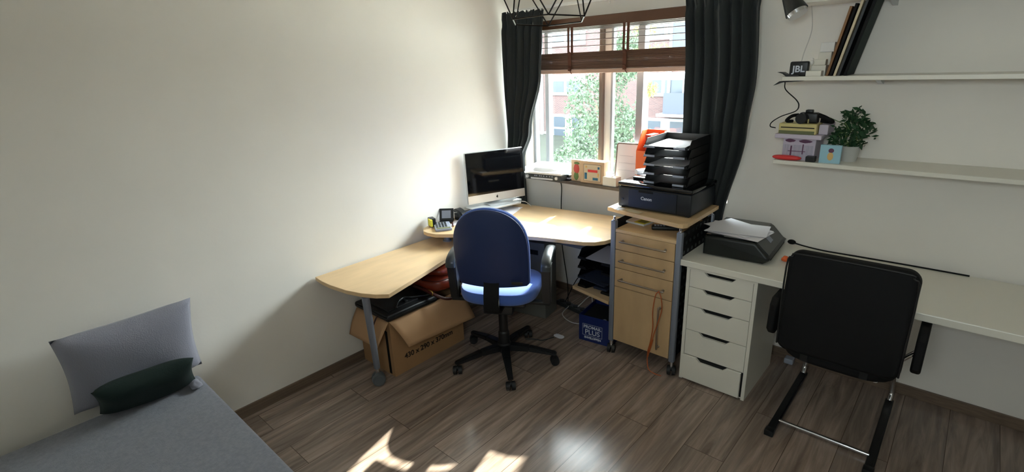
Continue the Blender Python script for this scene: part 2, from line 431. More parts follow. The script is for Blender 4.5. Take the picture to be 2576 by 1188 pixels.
box(bm, XL, XR, YW, YW+.16, 0, WZ0); box(bm, XL, XR, YW, YW+.16, WZ1, ZC)
box(bm, XL, WX0, YW, YW+.16, WZ0, WZ1); box(bm, WX1, XR, YW, YW+.16, WZ0, WZ1)
struct('wall_back', bm, M['wall'])
struct('baseboard_left', B(XL, XL+.012, YB, YW, 0, .062, bev=.002), M['base'])
struct('baseboard_back', B(XL+.012, XR, YW-.012, YW, 0, .062, bev=.002), M['base'])
struct('baseboard_right', B(XR-.012, XR, YB, YW-.012, 0, .062, bev=.002), M['base'])
# window sill
struct('trim_1', B(WX0+.002, -1.36, 3.03, 3.215, .915, .937, bev=.003), M['sill'])
# window
def frame_bars():
    bm = nb(); y0, y1 = 3.22, 3.27
    box(bm, WX0, WX1, y0, y1, WZ0, WZ0+.06, bev=.004); box(bm, WX0, WX1, y0, y1, WZ1-.05, WZ1, bev=.004)
    box(bm, WX0, WX0+.025, y0, y1, WZ0+.06, WZ1-.05, bev=.004); box(bm, WX1-.05, WX1, y0, y1, WZ0+.06, WZ1-.05, bev=.004)
    box(bm, -1.755, -1.705, y0-.01, y1, WZ0+.06, WZ1-.05, bev=.004)
    box(bm, -2.54, -2.505, y0, y1, WZ0+.06, WZ1-.05, bev=.004)
    return bm
wf = struct('window_1', frame_bars(), M['frame'])
bm = nb(); box(bm, -2.045, -2.018, 3.205, 3.26, WZ0+.06, WZ1-.05, bev=.003)
obj('window_mullion', bm, M['framed'], wf, label='brownish grey upright bar')
bm = nb(); box(bm, -2.018, -1.962, 3.235, 3.26, WZ0+.06, WZ1-.05, bev=.003)
obj('sash_frame', bm, M['whitemat'], wf)
obj('sash_edge', B(-1.962, -1.945, 3.225, 3.26, WZ0+.06, WZ1-.05, bev=.003), M['frame'], wf)
for (a, b, y) in ((WX0+.025, -2.54, 3.245), (-2.505, -2.045, 3.245), (-1.945, -1.755, 3.238), (-1.705, WX1-.05, 3.245)):
    obj('window_pane', B(a, b, y, y+.006, WZ0+.06, WZ1-.05), M['glass'], wf)

# ================================================================ OUTSIDE
S = 28/15
def F(x, z): return (x*S, 1.775+(z-1.775)*S)
YF = 28
struct('ground', B(-60, 30, YW+.17, 60, -3.2, -2.9), M['grass'])
struct('bounce_slab', B(-22, 14, YW+.5, 15.5, -2.9, -2.86), M['bounce'])  # unseen pale slab added to bounce daylight up into the room
bld = thing('apartment_building', 'brick apartment block across the garden with white framed windows and blue balcony', 'building', (-17, YF, -2.9))
x0, z1 = F(-20, 3.7); x1, _ = F(-1.5, 0)
obj('brick_wall', B(x0, x1, YF, YF+6, -2.9, z1), M['brick'], bld)
bm = nb(); prism(bm, [(x0-.2, YF-.4, z1), (x0-.2, YF+6.2, z1), (x0-.2, YF+3, z1+1.6)], (x1-x0+.4, 0, 0)); obj('roof', bm, M['roof'], bld)
def fwin(fx0, fx1, fz0, fz1, panes, glass='house_glass'):
    a, c = F(fx0, fz0); b, d = F(fx1, fz1)
    o = obj('window', B(a, b, YF-.08, YF+.05, c, d, bev=.02), M['house_white'], bld)
    for (p0, p1, q0, q1) in panes:
        a, c = F(p0, q0); b, d = F(p1, q1)
        obj('pane', B(a, b, YF-.10, YF-.07, c, d), M[glass], o)
for dx in (-7.3, -3.65, 0, 3.62):
    for dz in (0, 1.62):
        fwin(-11.56+dx, -10.1+dx, .66+dz, 1.36+dz, [(-11.435+dx, -10.97+dx, .77+dz, 1.14+dz), (-10.85+dx, -10.3+dx, .77+dz, 1.14+dz)])
    fwin(-11.5+dx, -10.0+dx, -1.05, .02, [(-11.42+dx, -10.93+dx, -.43, -.07), (-11.42+dx, -10.93+dx, -.92, -.50), (-10.62+dx, -10.12+dx, -.43, -.07), (-10.62+dx, -10.12+dx, -.92, -.50)])
a, c = F(-7.24, .11); b, d = F(-5.6, .2)
obj('balcony_slab', B(a, b, YF-1.0, YF, c, d, bev=.02), M['house_white'], bld)
a, c = F(-7.03, .21); b, d = F(-5.7, .80)
obj('balcony_panel', B(a, b, YF-.98, YF-.94, c, d), M['house_blue'], bld)
for (px0, px1, pz0, pz1) in ((-7.14, -7.05, .2, 4), (-12.0, -11.9, -2.3, 3.6)):
    a, c = F(px0, pz0); b, d = F(px1, min(pz1, 3.65)); obj('drainpipe', B(a, b, YF-.2, YF, c, d, bev=.03), M['house_white'], bld)
a, c = F(-7.05, 2.0); b, d = F(-6.0, 2.7); obj('upper_panel', B(a, b, YF-.15, YF, c, d), M['house_blue'], bld)
a, c = F(-7.10, 1.92); b, d = F(-5.8, 2.0); obj('white_band', B(a, b, YF-.25, YF, c, d), M['house_white'], bld)
a, c = F(-12.3, -.71); b, d = F(-11.6, -.63); obj('white_band', B(a, b, YF-.06, YF, c, d), M['house_white'], bld)
a, c = F(-7.05, -.9); b, d = F(-6.2, .02); o = obj('garage_door', B(a, b, YF-.05, YF, c, d), M['house_white'], bld)
a, c = F(-6.98, -.8); b, d = F(-6.3, -.25); obj('door_panel', B(a, b, YF-.08, YF-.04, c, d), M['house_blue'], o)

def tree(name, base, crowns, mat, label, n, size, seed):
    t = thing(name, label, 'tree', base)
    bm = nb()
    for i, (c, rad) in enumerate(crowns): leaves(bm, c, rad, n, size, seed+i)
    obj('foliage', bm, mat, t, kind='stuff')
    bm = nb(); top = crowns[0][0]
    tube(bm, [base, (base[0]+.1, base[1], (base[2]+top[2])/2), top], .09, 8, 4, r1=.03)
    for c, rad in crowns[1:]: tube(bm, [(base[0]+.1, base[1], (base[2]+top[2])/2-.3), ((base[0]+c[0])/2, c[1], c[2]-.3), c], .035, 6, 4, r1=.012)
    obj('trunk', bm, M['bark'], t, smooth=True)
    return t
tree('garden_tree', (-7.4, 12, -2.9), [((-7.75, 12, .7), (.85, .7, .85)), ((-7.8, 12, -.4), (.95, .7, .7)), ((-8.4, 12, -1.0), (.85, .6, .55)), ((-7.1, 12.2, 1.8), (.6, .5, .7)), ((-6.7, 12, -.3), (.45, .5, 1.0))], M['leaf'],
     'tall loose green tree in the garden, seen through the middle panes', 2400, .05, 3)
tree('garden_tree', (-5.9, 11.2, -2.9), [((-5.85, 11.2, -.25), (.35, .4, .42)), ((-5.75, 11.2, 1.1), (.16, .2, .16)), ((-5.75, 11.2, 1.95), (.55, .3, .14)), ((-6.0, 11.2, 2.4), (.3, .3, .2))], M['leafy'],
     'small yellow-green tree seen at the right panes above the trays', 120, .05, 40)

# ================================================================ BLIND, RAIL, CURTAINS
bl = thing('venetian_blind', 'brown wooden venetian blind half raised over the window', 'blind', (-1.9, 3.08, 1.69))
obj('head_rail', B(-2.52, -1.345, 3.062, 3.118, 1.992, 2.052, bev=.003), M['blind'], bl)
for k in range(3): obj('slat', B(-2.50, -1.35, 3.068, 3.114, 1.868+k*.038, 1.8718+k*.038), M['slat'], bl)
for k in range(3): obj('slat', B(-2.50, -1.35, 3.068, 3.114, 1.968+k*.008, 1.9695+k*.008), M['slat'], bl)
for k in range(13): obj('slat', B(-2.50, -1.35, 3.066+.002*(k % 2), 3.112+.002*(k % 2), 1.7215+k*.0085, 1.7298+k*.0085, bev=.001), M['blind'], bl)
obj('bottom_rail', B(-2.50, -1.35, 3.066, 3.114, 1.695, 1.7205, bev=.003), M['railglare'], bl, label='bottom rail with its glare painted in as pale tan')
for x in (-2.19, -1.76):
    bm = nb()
    box(bm, x-.022, x-.006, 3.060, 3.062, 1.82, 1.995); box(bm, x+.006, x+.024, 3.0615, 3.0635, 1.82, 1.995)
    box(bm, x-.018, x+.010, 3.058, 3.062, 1.712, 1.825, bev=.0015)
    blob(bm, (x-.006, 3.058, 1.825), .016, .006, .014, n=12); blob(bm, (x-.004, 3.056, 1.735), .013, .006, .010, n=12)
    tube(bm, [(x-.004, 3.056, 1.735), (x+.004, 3.056, 1.71), (x+.016, 3.057, 1.692)], .003, 6, 3)
    obj('ladder_tape', bm, M['tape'], bl)
bm = nb(); box(bm, XL+.01, -.55, 3.025, 3.05, 2.130, 2.148, bev=.004)
rail = thing('curtain_rail', 'thin white curtain rail running above the window blind', 'curtain rail', (-1.8, 3.06, 2.118))
obj('rail_bar', bm, M['whitemat'], rail)
for x in (-2.6, -1.87, -1.0): 
    bm = nb(); box(bm, x-.006, x+.006, 3.05, 3.12, 2.132, 2.144); tube(bm, [(x, 3.04, 2.131), (x, 3.04, 2.116), (x+.005, 3.035, 2.11)], .0035, 6); obj('rail_bracket', bm, M['whitemat'], rail)

def curtain(name, label, xl, xr, yl, zt, zb, n, amp, seed):
    rnd = random.Random(seed); ph = rnd.uniform(0, 6)
    t = thing(name, label, 'curtain', ((lerp(xl, 1)+lerp(xr, 1))/2, yl(0.5, 1), zb))
    H = zt-zb
    def fn(u_, v):
        z = zt-v*H; a = lerp(xl, z); b = lerp(xr, z)
        uu = u_+.025*math.sin(2*PI*u_*2+ph+1.6*v)
        x = a+(b-a)*u_
        d = zt-z
        k = min(1, .45+d/.25)
        s = math.sin(2*PI*n*uu+.7*math.sin(2.1*v+ph))
        s = math.copysign(abs(s)**.8, s)
        y = yl(u_, z)+amp*k*s+.35*amp*math.sin(2*PI*n*.5*uu+ph+2*v)*min(1, d/.5)
        if d < .075: y += .008*math.sin(2*PI*n*2.5*u_)
        if .065 < d < .095: y += .006
        zz = z
        if v < 1e-6: zz = z+.006*math.sin(2*PI*n*2*u_)
        return Vector((x+.006*math.sin(2*PI*n*uu*2)*k, y, zz))
    bm = grid(nb(), 220, 90, fn)
    obj('curtain_fabric', bm, M['curtain'], t, smooth='all', solid=.0025)
    bm = nb()
    for k in range(n+1):
        x = lerp(xl, zt)+(lerp(xr, zt)-lerp(xl, zt))*(k+.5)/(n+1)
        tube(bm, [(x, yl((k+.5)/(n+1), zt)+.01, zt-.03), (x, yl((k+.5)/(n+1), zt)+.03, zt-.01), (x, 3.037, 2.129)], .002, 6)
    obj('curtain_hooks', bm, M['whitemat'], t)
    return t
curtain('curtain', 'dark charcoal curtain at the left end of the window, behind the computer',
        [(0, -2.69), (1.2, -2.692), (2.2, -2.675)], [(.02, -2.56), (.8, -2.575), (1.06, -2.585), (1.29, -2.49), (1.71, -2.375), (1.95, -2.355), (2.2, -2.335)],
        lambda u_, z: 2.925+.055*min(1, u_*2), 2.12, .03, 5, .030, 2)
curtain('curtain', 'dark charcoal curtain at the right end of the window, behind the letter trays',
        [(0, -1.25), (.9, -1.28), (1.35, -1.315), (1.65, -1.325), (2.2, -1.362)], [(0, -1.06), (.80, -1.045), (1.37, -.947), (1.64, -.925), (2.2, -.958)],
        lambda u_, z: 3.031, 2.12, .03, 6, .024, 5)

# ================================================================ PENDANT LAMP
pc = Vector((-1.287, 1.66, 1.925))
lamp = thing('pendant_lamp', 'black wire cage pendant lamp hanging at the top of the picture', 'lamp', tuple(pc))
bm = nb(); R0, R1, R2 = .150, .205, .035
tilt = Matrix.Rotation(math.radians(-3.5), 3, Vector((.8, .6, 0)).normalized())
def ringpt(R_, k, z): return pc+tilt @ Vector((R_*math.cos(k), R_*math.sin(k), z))
a0 = math.radians(8)
for k in range(6):
    a = a0+k*PI/3
    p, q = ringpt(R0, a, 0), ringpt(R0, a+PI/3, 0); tube(bm, [p, q], .0028, 6)
    m1, m2 = ringpt(R1, a+PI/6, .17), ringpt(R1, a+PI/2, .17)
    tube(bm, [p, m1], .0026, 6); tube(bm, [q, m1], .0026, 6); tube(bm, [m1, m2], .0026, 6)
    t1 = ringpt(R2, a+PI/3, .40); tube(bm, [m1, t1], .0026, 6); tube(bm, [m2, t1], .0026, 6)
    tube(bm, [ringpt(R2, a, .40), t1], .0026, 6)
obj('wire_cage', bm, M['wire'], lamp)
bm = nb(); lathe(bm, [(.02, .30), (.024, .31), (.024, .38), (.036, .39), (.036, .405), (.01, .42)], pc); obj('lamp_holder', bm, M['blackmat'], lamp, smooth=True)
bm = nb(); lathe(bm, [(.012, .30), (.03, .27), (.034, .245), (.026, .22), (.008, .208)], pc); obj('light_bulb', bm, M['whitemat'], lamp, smooth=True)
bm = nb(); tube(bm, [pc+Vector((0, 0, .41)), (pc.x, pc.y, ZC-.03)], .003, 8); lathe(bm, [(.01, -.045), (.045, -.02), (.05, 0)], (pc.x, pc.y, ZC)); obj('cord', bm, M['blackmat'], lamp)

# ================================================================ CORNER DESK
desk = thing('corner_desk', 'maple corner desk with a raised main top and a lower wing along the left wall', 'desk', (-2.3, 2.2, 0))
def arc(pts): return [Vector(p) for p in pts]
up_ = [(-2.69, 2.15), (-2.688, 2.09), (-2.665, 2.03), (-2.62, 1.995), (-2.57, 1.985), (-2.50, 1.998), (-2.42, 2.055), (-2.28, 2.17), (-2.08, 2.275), (-1.88, 2.35), (-1.74, 2.39), (-1.64, 2.42), (-1.585, 2.455), (-1.545, 2.51), (-1.528, 2.58), (-1.528, 3.03), (-2.2, 2.93), (-2.69, 2.87)]
obj('main_top', prism(nb(), [(x, y, .722) for x, y in up_], (0, 0, .024), bev=.002), M['maple_x'], desk)
lo_ = [(-2.69, 1.247), (-2.60, 1.238), (-2.512, 1.239), (-2.376, 1.255), (-2.27, 1.285), (-2.196, 1.322), (-2.144, 1.368), (-2.212, 1.62), (-2.285, 1.88), (-2.34, 2.2), (-2.69, 2.45)]
obj('side_top', prism(nb(), [(x, y, .632) for x, y in lo_], (0, 0, .023), bev=.002), M['maple'], desk)
def castor_bm(c, rad, wdt, ang):
    c = Vector(c); d = Vector((math.cos(ang), math.sin(ang), 0)); bm = nb()
    for s in (-1, 1):
        a = c+d*s*wdt*.12+Vector((0, 0, rad)); b = c+d*s*wdt*.5+Vector((0, 0, rad))
        cyl(bm, a, b, rad, rad*.93, 24)
        cyl(bm, b, b+d*s*.002, rad*.7, rad*.66, 24)
    blob(bm, c+Vector((0, 0, rad*1.45)), rad*.55, rad*.55, rad*.6, n=16)
    return bm
def leg(top, bot, rad, parent, castor=.027, cm='steel', ang=0):
    o = obj('leg', cyl(nb(), (bot[0], bot[1], castor*2+.035), top, rad*.85, rad, 20), M['steel'], parent, smooth=True)
    bm = nb(); cyl(bm, (bot[0], bot[1], castor*1.6), (bot[0], bot[1], castor*2+.036), .011, n=12)
    obj('castor_stem', bm, M['chrome'], o, smooth=True)
    obj('castor', castor_bm((bot[0], bot[1], 0), castor, .055, ang), M['castorgrey'], o, smooth=True)
leg((-2.272, 1.305, .632), (-2.375, 1.375), .021, desk, .040, ang=math.radians(-25))
leg((-2.62, 2.80, .722), (-2.62, 2.80), .02, desk, .03)
bm = nb(); cyl(bm, (-2.545, 2.13, .655), (-2.545, 2.13, .722), .021, n=20); cyl(bm, (-2.545, 2.13, .655), (-2.545, 2.13, .662), .03, n=20)
obj('spacer_post', bm, M['steel'], desk, smooth=True)
obj('spacer_post', cyl(nb(), (-2.45, 2.28, .655), (-2.45, 2.28, .722), .021, n=20), M['steel'], desk, smooth=True)
obj('lower_shelf', prism(nb(), [(-1.845, 2.60, .318), (-1.525, 2.535, .318), (-1.525, 2.95, .318), (-1.845, 2.95, .318)], (0, 0, .022), bev=.002), M['maple_x'], desk)
obj('shelf_support', B(-1.845, -1.525, 2.952, 2.968, .14, .722), M['steel'], desk)
bm = nb(); 
for x in (-1.80, -1.55): box(bm, x-.012, x+.012, 2.92, 2.95, 0.0, .318)
obj('shelf_support', bm, M['steel'], desk)
for x in (-1.80, -1.55): pass
obj('modesty_panel', B(-2.5, -1.86, 2.86, 2.875, .50, .722), M['steel'], desk)
# ================================================================ ROLLING CABINET
cab = thing('rolling_cabinet', 'maple drawer cabinet on castors with grey steel corner posts', 'cabinet', (-1.285, 2.75, 0))
ct = [(-1.588, 2.605), (-1.45, 2.572), (-1.28, 2.545), (-1.10, 2.516), (-1.072, 2.520), (-1.058, 2.545), (-1.062, 2.99), (-1.588, 2.99)]
obj('top_board', prism(nb(), [(x, y, .907) for x, y in ct], (0, 0, .023), bev=.002), M['maple_x'], cab)
obj('niche_floor', B(-1.474, -1.10, 2.513, 2.96, .817, .835), M['maple_x'], cab)
bm = nb(); box(bm, -1.472, -1.455, 2.53, 2.96, .105, .817); box(bm, -1.117, -1.10, 2.53, 2.96, .105, .817); box(bm, -1.455, -1.117, 2.94, 2.96, .105, .817); box(bm, -1.455, -1.117, 2.53, 2.94, .105, .122)
obj('carcass', bm, M['maple_v'], cab)
for x in (-1.506, -1.101):
    for y in (2.508, 2.93):
        bm = nb(); box(bm, x, x+.032, y, y+.032, .088, .885, bev=.006)
        p = obj('post', bm, M['steel'], cab, smooth=True)
        bm = nb(); cyl(bm, (x+.016, y+.016, .885), (x+.016, y+.016, .907), .008, n=14); cyl(bm, (x+.016, y+.016, .883), (x+.016, y+.016, .889), .013, n=14)
        obj('post_pin', bm, M['chrome'], p, smooth=True)
        bm = castor_bm((x+.016, y+.016, 0), .030, .046, .4); c = obj('castor', bm, M['rubber'], p, smooth=True)
        obj('castor_stem', cyl(nb(), (x+.016, y+.016, .055), (x+.016, y+.016, .09), .012, n=14), M['chrome'], p, smooth=True)
sp_ = obj('side_panel', B(-1.083, -1.079, 2.542, 2.93, .11, .88), M['blackmat'], cab)
bm = nb()
for j in range(14):
    for i in range(7):
        y = 2.57+i*.052+(j % 2)*.026; z = .86-j*.052
        if y < 2.92: cyl(bm, (-1.0792, y, z), (-1.0775, y, z), .012, n=8)
obj('perforations', bm, M['panelgrey'], sp_)
obj('side_panel', B(-1.494, -1.490, 2.542, 2.93, .11, .88), M['blackmat'], cab)
def handle(p0, p1, off, parent, rad=.0055):
    p0 = Vector(p0); p1 = Vector(p1); off = Vector(off); bm = nb(); d = (p1-p0).normalized()
    tube(bm, [p0, p0+off*.7, p0+off+d*.012, p1+off-d*.012, p1+off*.7, p1], rad, 10, 5)
    for p in (p0, p1): cyl(bm, p, p+off*.1, rad*1.5, n=12)
    obj('handle', bm, M['brushed'], parent, smooth=True)
for (z0, z1) in ((.7125, .815), (.5955, .7085), (.4745, .5915)):
    d = obj('drawer', B(-1.471, -1.104, 2.511, 2.528, z0, z1, bev=.0015), M['maple_v'], cab)
    zz = {.7125: .771, .5955: .650, .4745: .527}[z0]
    handle((-1.422, 2.511, zz), (-1.158, 2.511, zz), (0, -.026, 0), d)
d = obj('door', B(-1.471, -1.104, 2.511, 2.528, .105, .4705, bev=.0015), M['maple_v'], cab)
handle((-1.168, 2.511, .415), (-1.168, 2.511, .165), (0, -.026, 0), d)
bm = nb(); tube(bm, [(-1.170, 2.478, .530), (-1.185, 2.474, .50), (-1.195, 2.472, .40), (-1.190, 2.473, .30), (-1.200, 2.473, .20), (-1.214, 2.472, .12), (-1.20, 2.462, .03), (-1.165, 2.468, .004), (-1.12, 2.47, .004)], .003, 6, 6)
tube(bm, [(-1.170, 2.478, .533), (-1.150, 2.472, .50), (-1.140, 2.470, .43), (-1.158, 2.468, .34), (-1.178, 2.466, .26), (-1.195, 2.466, .17), (-1.208, 2.466, .10)], .003, 6, 6)
tube(bm, [(-1.186, 2.47, .22), (-1.196, 2.47, .17), (-1.205, 2.47, .13)], .006, 6, 3)
one('looped_string', bm, M['cable'], 'thin orange cord looped over the third drawer handle down to the floor', 'cord', smooth=True)

# ================================================================ WHITE DESK + DRAWER UNIT
wd = thing('white_desk', 'long white tabletop along the back wall under the shelves', 'desk', (-.3, 2.8, 0))
obj('tabletop', prism(nb(), [(x, y, .700) for x, y in ((-1.088, 2.515), (1.145, 2.515), (1.145, 3.10), (-1.03, 3.10), (-1.03, 2.985), (-1.088, 2.985))], (0, 0, .035), bev=.004), M['white'], wd)
du = thing('drawer_unit', 'white five-drawer unit carrying the left end of the white desk', 'drawer unit', (-.855, 2.82, 0))
bm = nb(); box(bm, -1.038, -1.020, 2.530, 2.99, 0, .70, bev=.001); box(bm, -.690, -.672, 2.530, 2.99, 0, .70, bev=.001); box(bm, -1.02, -.69, 2.975, 2.99, 0, .70); box(bm, -1.02, -.69, 2.53, 2.975, .685, .70); box(bm, -1.02, -.69, 2.545, 2.975, 0, .02)
obj('carcass', bm, M['white'], du)
zs = [.688, .584, .472, .325, .166, .012]
for k in range(5):
    zt, zb = zs[k]-.0015, zs[k+1]+.0015; yf = 2.531 if k < 4 else 2.518
    xa, xb = (-1.018, -.692); xm = -.86
    if k == 4: xa, xb = -1.030, -.70
    pts = [(xa, zb), (xb, zb), (xb, zt), (xm+.085, zt), (xm+.062, zt-.022), (xm-.062, zt-.022), (xm-.085, zt), (xa, zt)]
    dr = obj('drawer', prism(nb(), [(x, yf, z) for x, z in pts], (0, .016, 0), bev=.001), M['white'], du)
    bm = nb(); box(bm, -1.018, -.692, yf+.0165, yf+.022, zb, zt-.004); obj('drawer_shade', bm, M['dark'], dr, label='dark plate painted as the shade behind the grip cut-out')  # dark plate stands in for the shade inside the drawer

# ================================================================ PRINTERS
pr = thing('inkjet_printer', 'large charcoal printer on top of the rolling cabinet, carrying the letter trays', 'printer', (-1.31, 2.81, .93))
X0, X1, Y0, Y1 = -1.542, -1.082, 2.635, 2.985
obj('body', B(X0+.004, X1-.004, Y0+.004, Y1, .936, 1.062, bev=.012, seg=3), M['printer'], pr, smooth=True)
obj('scanner_lid', B(X0, X1, Y0, Y1, 1.064, 1.088, bev=.010, seg=3), M['blackgloss'], pr, smooth=True)
fp = obj('front_panel', B(X0+.075, X1-.085, Y0-.002, Y0+.010, .945, 1.055, bev=.002), M['printer'], pr)
obj('handle_notch', B(-1.40, -1.31, Y0-.004, Y0+.002, 1.040, 1.052, bev=.0015), M['dark'], fp)
bm = nb(); text(bm, 'Canon', .026, (-1.35, Y0-.0026, .998), (1, 0, 0), (0, 0, 1), bold=.0006, align='CENTER'); obj('brand_lettering', bm, M['whiteprint'], fp, label='small silver lettering Canon')
bm = nb()
for x in (X0+.02, X1-.04):
    for y in (Y0+.02, Y1-.04): box(bm, x, x+.02, y, y+.02, .930, .938)
obj('foot', bm, M['rubber'], pr)
obj('power_button', cyl(nb(), (X0+.035, Y0+.006, .985), (X0+.035, Y0+.001, .985), .006, n=14), M['panelgrey'], pr)

pr2 = thing('flat_printer', 'low black printer with slanted control panel on the white desk', 'printer', (-.86, 2.870, .735), math.radians(4))
prof = [(-.165, 0), (.145, 0), (.172, .022), (.178, .035), (.16, .045), (.105, .103), (.095, .108), (-.155, .108), (-.165, .098)]
obj('body', prism(nb(), [(x, -.205, .004+z) for x, z in prof], (0, .40, 0), bev=.014, seg=3), M['printer_g'], pr2, smooth=True, local=True)
cp = obj('control_panel', prism(nb(), [(.099, -.18, .1085), (.163, -.18, .0475), (.166, -.18, .0505), (.101, -.18, .1115)], (0, .345, 0)), M['panelgrey'], pr2, local=True, label='dark grey slanted control panel')
obj('display', prism(nb(), [(.116, -.045, .0965), (.140, -.045, .0735), (.1415, -.045, .0748), (.1175, -.045, .0978)], (0, .06, 0)), M['keys'], cp, local=True)
obj('paper_slot', B(.150, .1745, -.17, .16, .022, .040), M['dark'], pr2, local=True)
obj('scan_lid', B(-.158, .094, -.19, .18, .1125, .118, bev=.002), M['blackgloss'], pr2, local=True)
def sheet(name, c, w_, h_, rz, label, mat='paper', th=.0008, curl=.0, group=None, cat='paper'):
    mm = Matrix.Translation(Vector(c)) @ Matrix.Rotation(rz, 4, 'Z')
    bm = grid(nb(), 8, 8, lambda a, b: Vector(((a-.5)*w_, (b-.5)*h_, curl*(abs(a-.5)*2)**3+curl*.5*math.sin(b*5)*a)))
    bmesh.ops.transform(bm, matrix=mm, verts=bm.verts)
    return one(name, bm, M[mat], label, cat, group, solid=th)
sheet('paper_sheet', (-.875, 2.80, .8545), .21, .297, math.radians(84), 'white sheet at the bottom of the papers on the low black printer')
sheet('paper_sheet', (-.90, 2.86, .857), .21, .297, math.radians(66), 'white sheet lying turned in the middle of the papers on the low black printer')
sheet('paper_sheet', (-.885, 2.835, .8605), .21, .297, math.radians(100), 'white sheet on top of the papers on the low black printer')
bm = nb(); blob(bm, (-.628, 2.80, .7505), .016, .022, .014, n=14, noise=.2); one('orange_clip', bm, M['orange'], 'small orange trinket beside the low black printer', 'trinket', smooth=True)
bm = nb(); tube(bm, [(-.66, 3.06, .76), (-.60, 3.068, .748), (-.50, 3.075, .739), (-.35, 3.08, .739), (-.15, 3.085, .739), (.1, 3.085, .739)], .004, 8, 5); blob(bm, (-.665, 3.06, .762), .022, .014, .014, n=14)
one('power_cable', bm, M['blackmat'], 'black power cable running along the back wall from the low printer', 'cable', smooth=True)

# ================================================================ LETTER TRAYS
def make_tray(w_, d_, h_, name='letter_tray'):
    """origin: centre of the bottom; front toward -y"""
    t = thing(name, 'x', 'letter tray', (0, 0, 0))
    bm = nb(); 
    pts = [(-w_/2, -d_/2), (-w_*.22, -d_/2), (-w_*.16, -d_/2+.05), (w_*.16, -d_/2+.05), (w_*.22, -d_/2), (w_/2, -d_/2), (w_/2, d_/2), (-w_/2, d_/2)]
    prism(bm, [(x, y, .002) for x, y in pts], (0, 0, .003))
    obj('tray_floor', bm, M['tray'], t, local=True)
    for s in (-1, 1):
        xx = s*w_/2
        obj('side_wall', prism(nb(), [(xx, -d_/2, .002), (xx, d_/2, .002), (xx, d_/2, h_), (xx, -d_/2+.045, h_), (xx, -d_/2+.012, .012)], (-s*.003, 0, 0)), M['tray'], t, local=True)
    obj('back_wall', B(-w_/2+.003, w_/2-.003, d_/2-.003, d_/2, .002, h_), M['tray'], t, local=True)
    for s in (-1, 1):
        xa = s*w_*.24; xb = s*w_*.48
        obj('front_lip', B(min(xa, xb), max(xa, xb), -d_/2-.002, -d_/2+.001, .002, .016), M['tray'], t, local=True)
    return t
tr = make_tray(.262, .315, .050)
TZ = 1.0885
names = ['lowest of the stack on the big printer', 'second lowest of the stack on the big printer', 'middle of the stack on the big printer', 'second highest of the stack on the big printer', 'top of the stack on the big printer']
rz0 = math.radians(2)
slots = [(-1.272, 2.835-.003*k, TZ+k*.0515) for k in range(5)]
for k in range(5):
    o = tr if k == 0 else dup(tr)
    o.location = slots[k]; o.rotation_euler = (0, 0, rz0); o['label'] = 'black letter tray, '+names[k]; o['group'] = 'letter trays on the big printer'
for k, zz, dx, ry in ((4, .012, 0, 3), (2, .007, -.03, -2)):
    s = slots[k]
    sheet('paper_sheet', (s[0]+dx*.3, s[1]-.004, s[2]+zz), .21, .297, rz0+math.radians(ry*.5),
          'loose white paper lying in the '+['lowest', 'second lowest', 'middle', 'second highest', 'top'][k]+' tray on the big printer', curl=.004 if k == 4 else 0)
for k in range(5):
    for s in (-1, 1):
        c = slots[k]; x = c[0]+s*.088
        one('index_card', B(x-.032, x+.032, c[1]-.1650, c[1]-.1600, c[2]+.004, c[2]+.015), M['keys'],
            'grey %s index card on the %s tray on the big printer' % ('left' if s < 0 else 'right', ['lowest', 'second lowest', 'middle', 'second highest', 'top'][k]), 'index card', 'index cards on the tray fronts')
lt = [(-1.675, 2.765, .3405+k*.066) for k in range(4)]
nm = ['lowest', 'second lowest', 'second highest', 'highest']
for k in range(4):
    o = dup(tr); o.location = lt[k]; o.rotation_euler = (0, 0, math.radians(-4))
    o.scale = (1, 1, 1.25)
    o['label'] = 'black letter tray under the desk, %s of its four' % nm[k]; o['group'] = 'letter trays under the desk'
sheet('paper_sheet', (-1.66, 2.775, lt[3][2]+.010), .21, .297, math.radians(2), 'loose paper in the highest tray under the desk', curl=.003)
sheet('folder', (-1.66, 2.72, lt[1][2]+.014), .225, .30, math.radians(-9), 'blue folder poking out of the second lowest tray under the desk', mat='house_blue', th=.004, cat='folder')
one('folded_cloth', B(-1.70, -1.60, 2.63, 2.70, lt[0][2]+.008, lt[0][2]+.024, bev=.004), M['house_blue'], 'small blue item in the lowest tray under the desk', 'item')

# ================================================================ ON AND IN THE CABINET
sheet('paper_sheet', (-1.523, 2.612, .9315), .085, .055, math.radians(-25), 'small white slip at the left front corner of the cabinet top', cat='paper slip')
sheet('paper_sheet', (-1.40, 2.600, .9312), .10, .045, math.radians(-12), 'crumpled cream slip under the front of the big printer', mat='olivepaper', curl=.003, cat='paper slip')
cc = thing('label_packet', 'yellow and white packet lying in the cabinet niche', 'packet', (-1.42, 2.70, .835), math.radians(-8))
obj('packet_body', B(-.085, .065, -.05, .05, 0, .012, bev=.003), M['whitemat'], cc, local=True)
obj('yellow_label', B(-.01, .062, -.046, .046, .0121, .0132), M['yellow'], cc, local=True)
bm = nb()
for i in range(5): box(bm, .002+i*.011, .010+i*.011, -.026, .020, .0133, .0138)
obj('printed_bars', bm, M['olive'], cc, local=True)
ph = thing('cordless_phone', 'dark cordless phone lying in the cabinet niche', 'phone', (-1.235, 2.665, .835), math.radians(28))
obj('handset', B(-.08, .08, -.025, .025, 0, .024, bev=.008, seg=3), M['black'], ph, smooth=True, local=True)
bm = nb()
for i in range(4):
    for j in range(3): box(bm, -.065+i*.016, -.054+i*.016, -.016+j*.012, -.008+j*.012, .024, .0255)
obj('keypad', bm, M['keys'], ph, local=True); obj('display', B(.015, .055, -.014, .014, .024, .025), M['panelgrey'], ph, local=True)
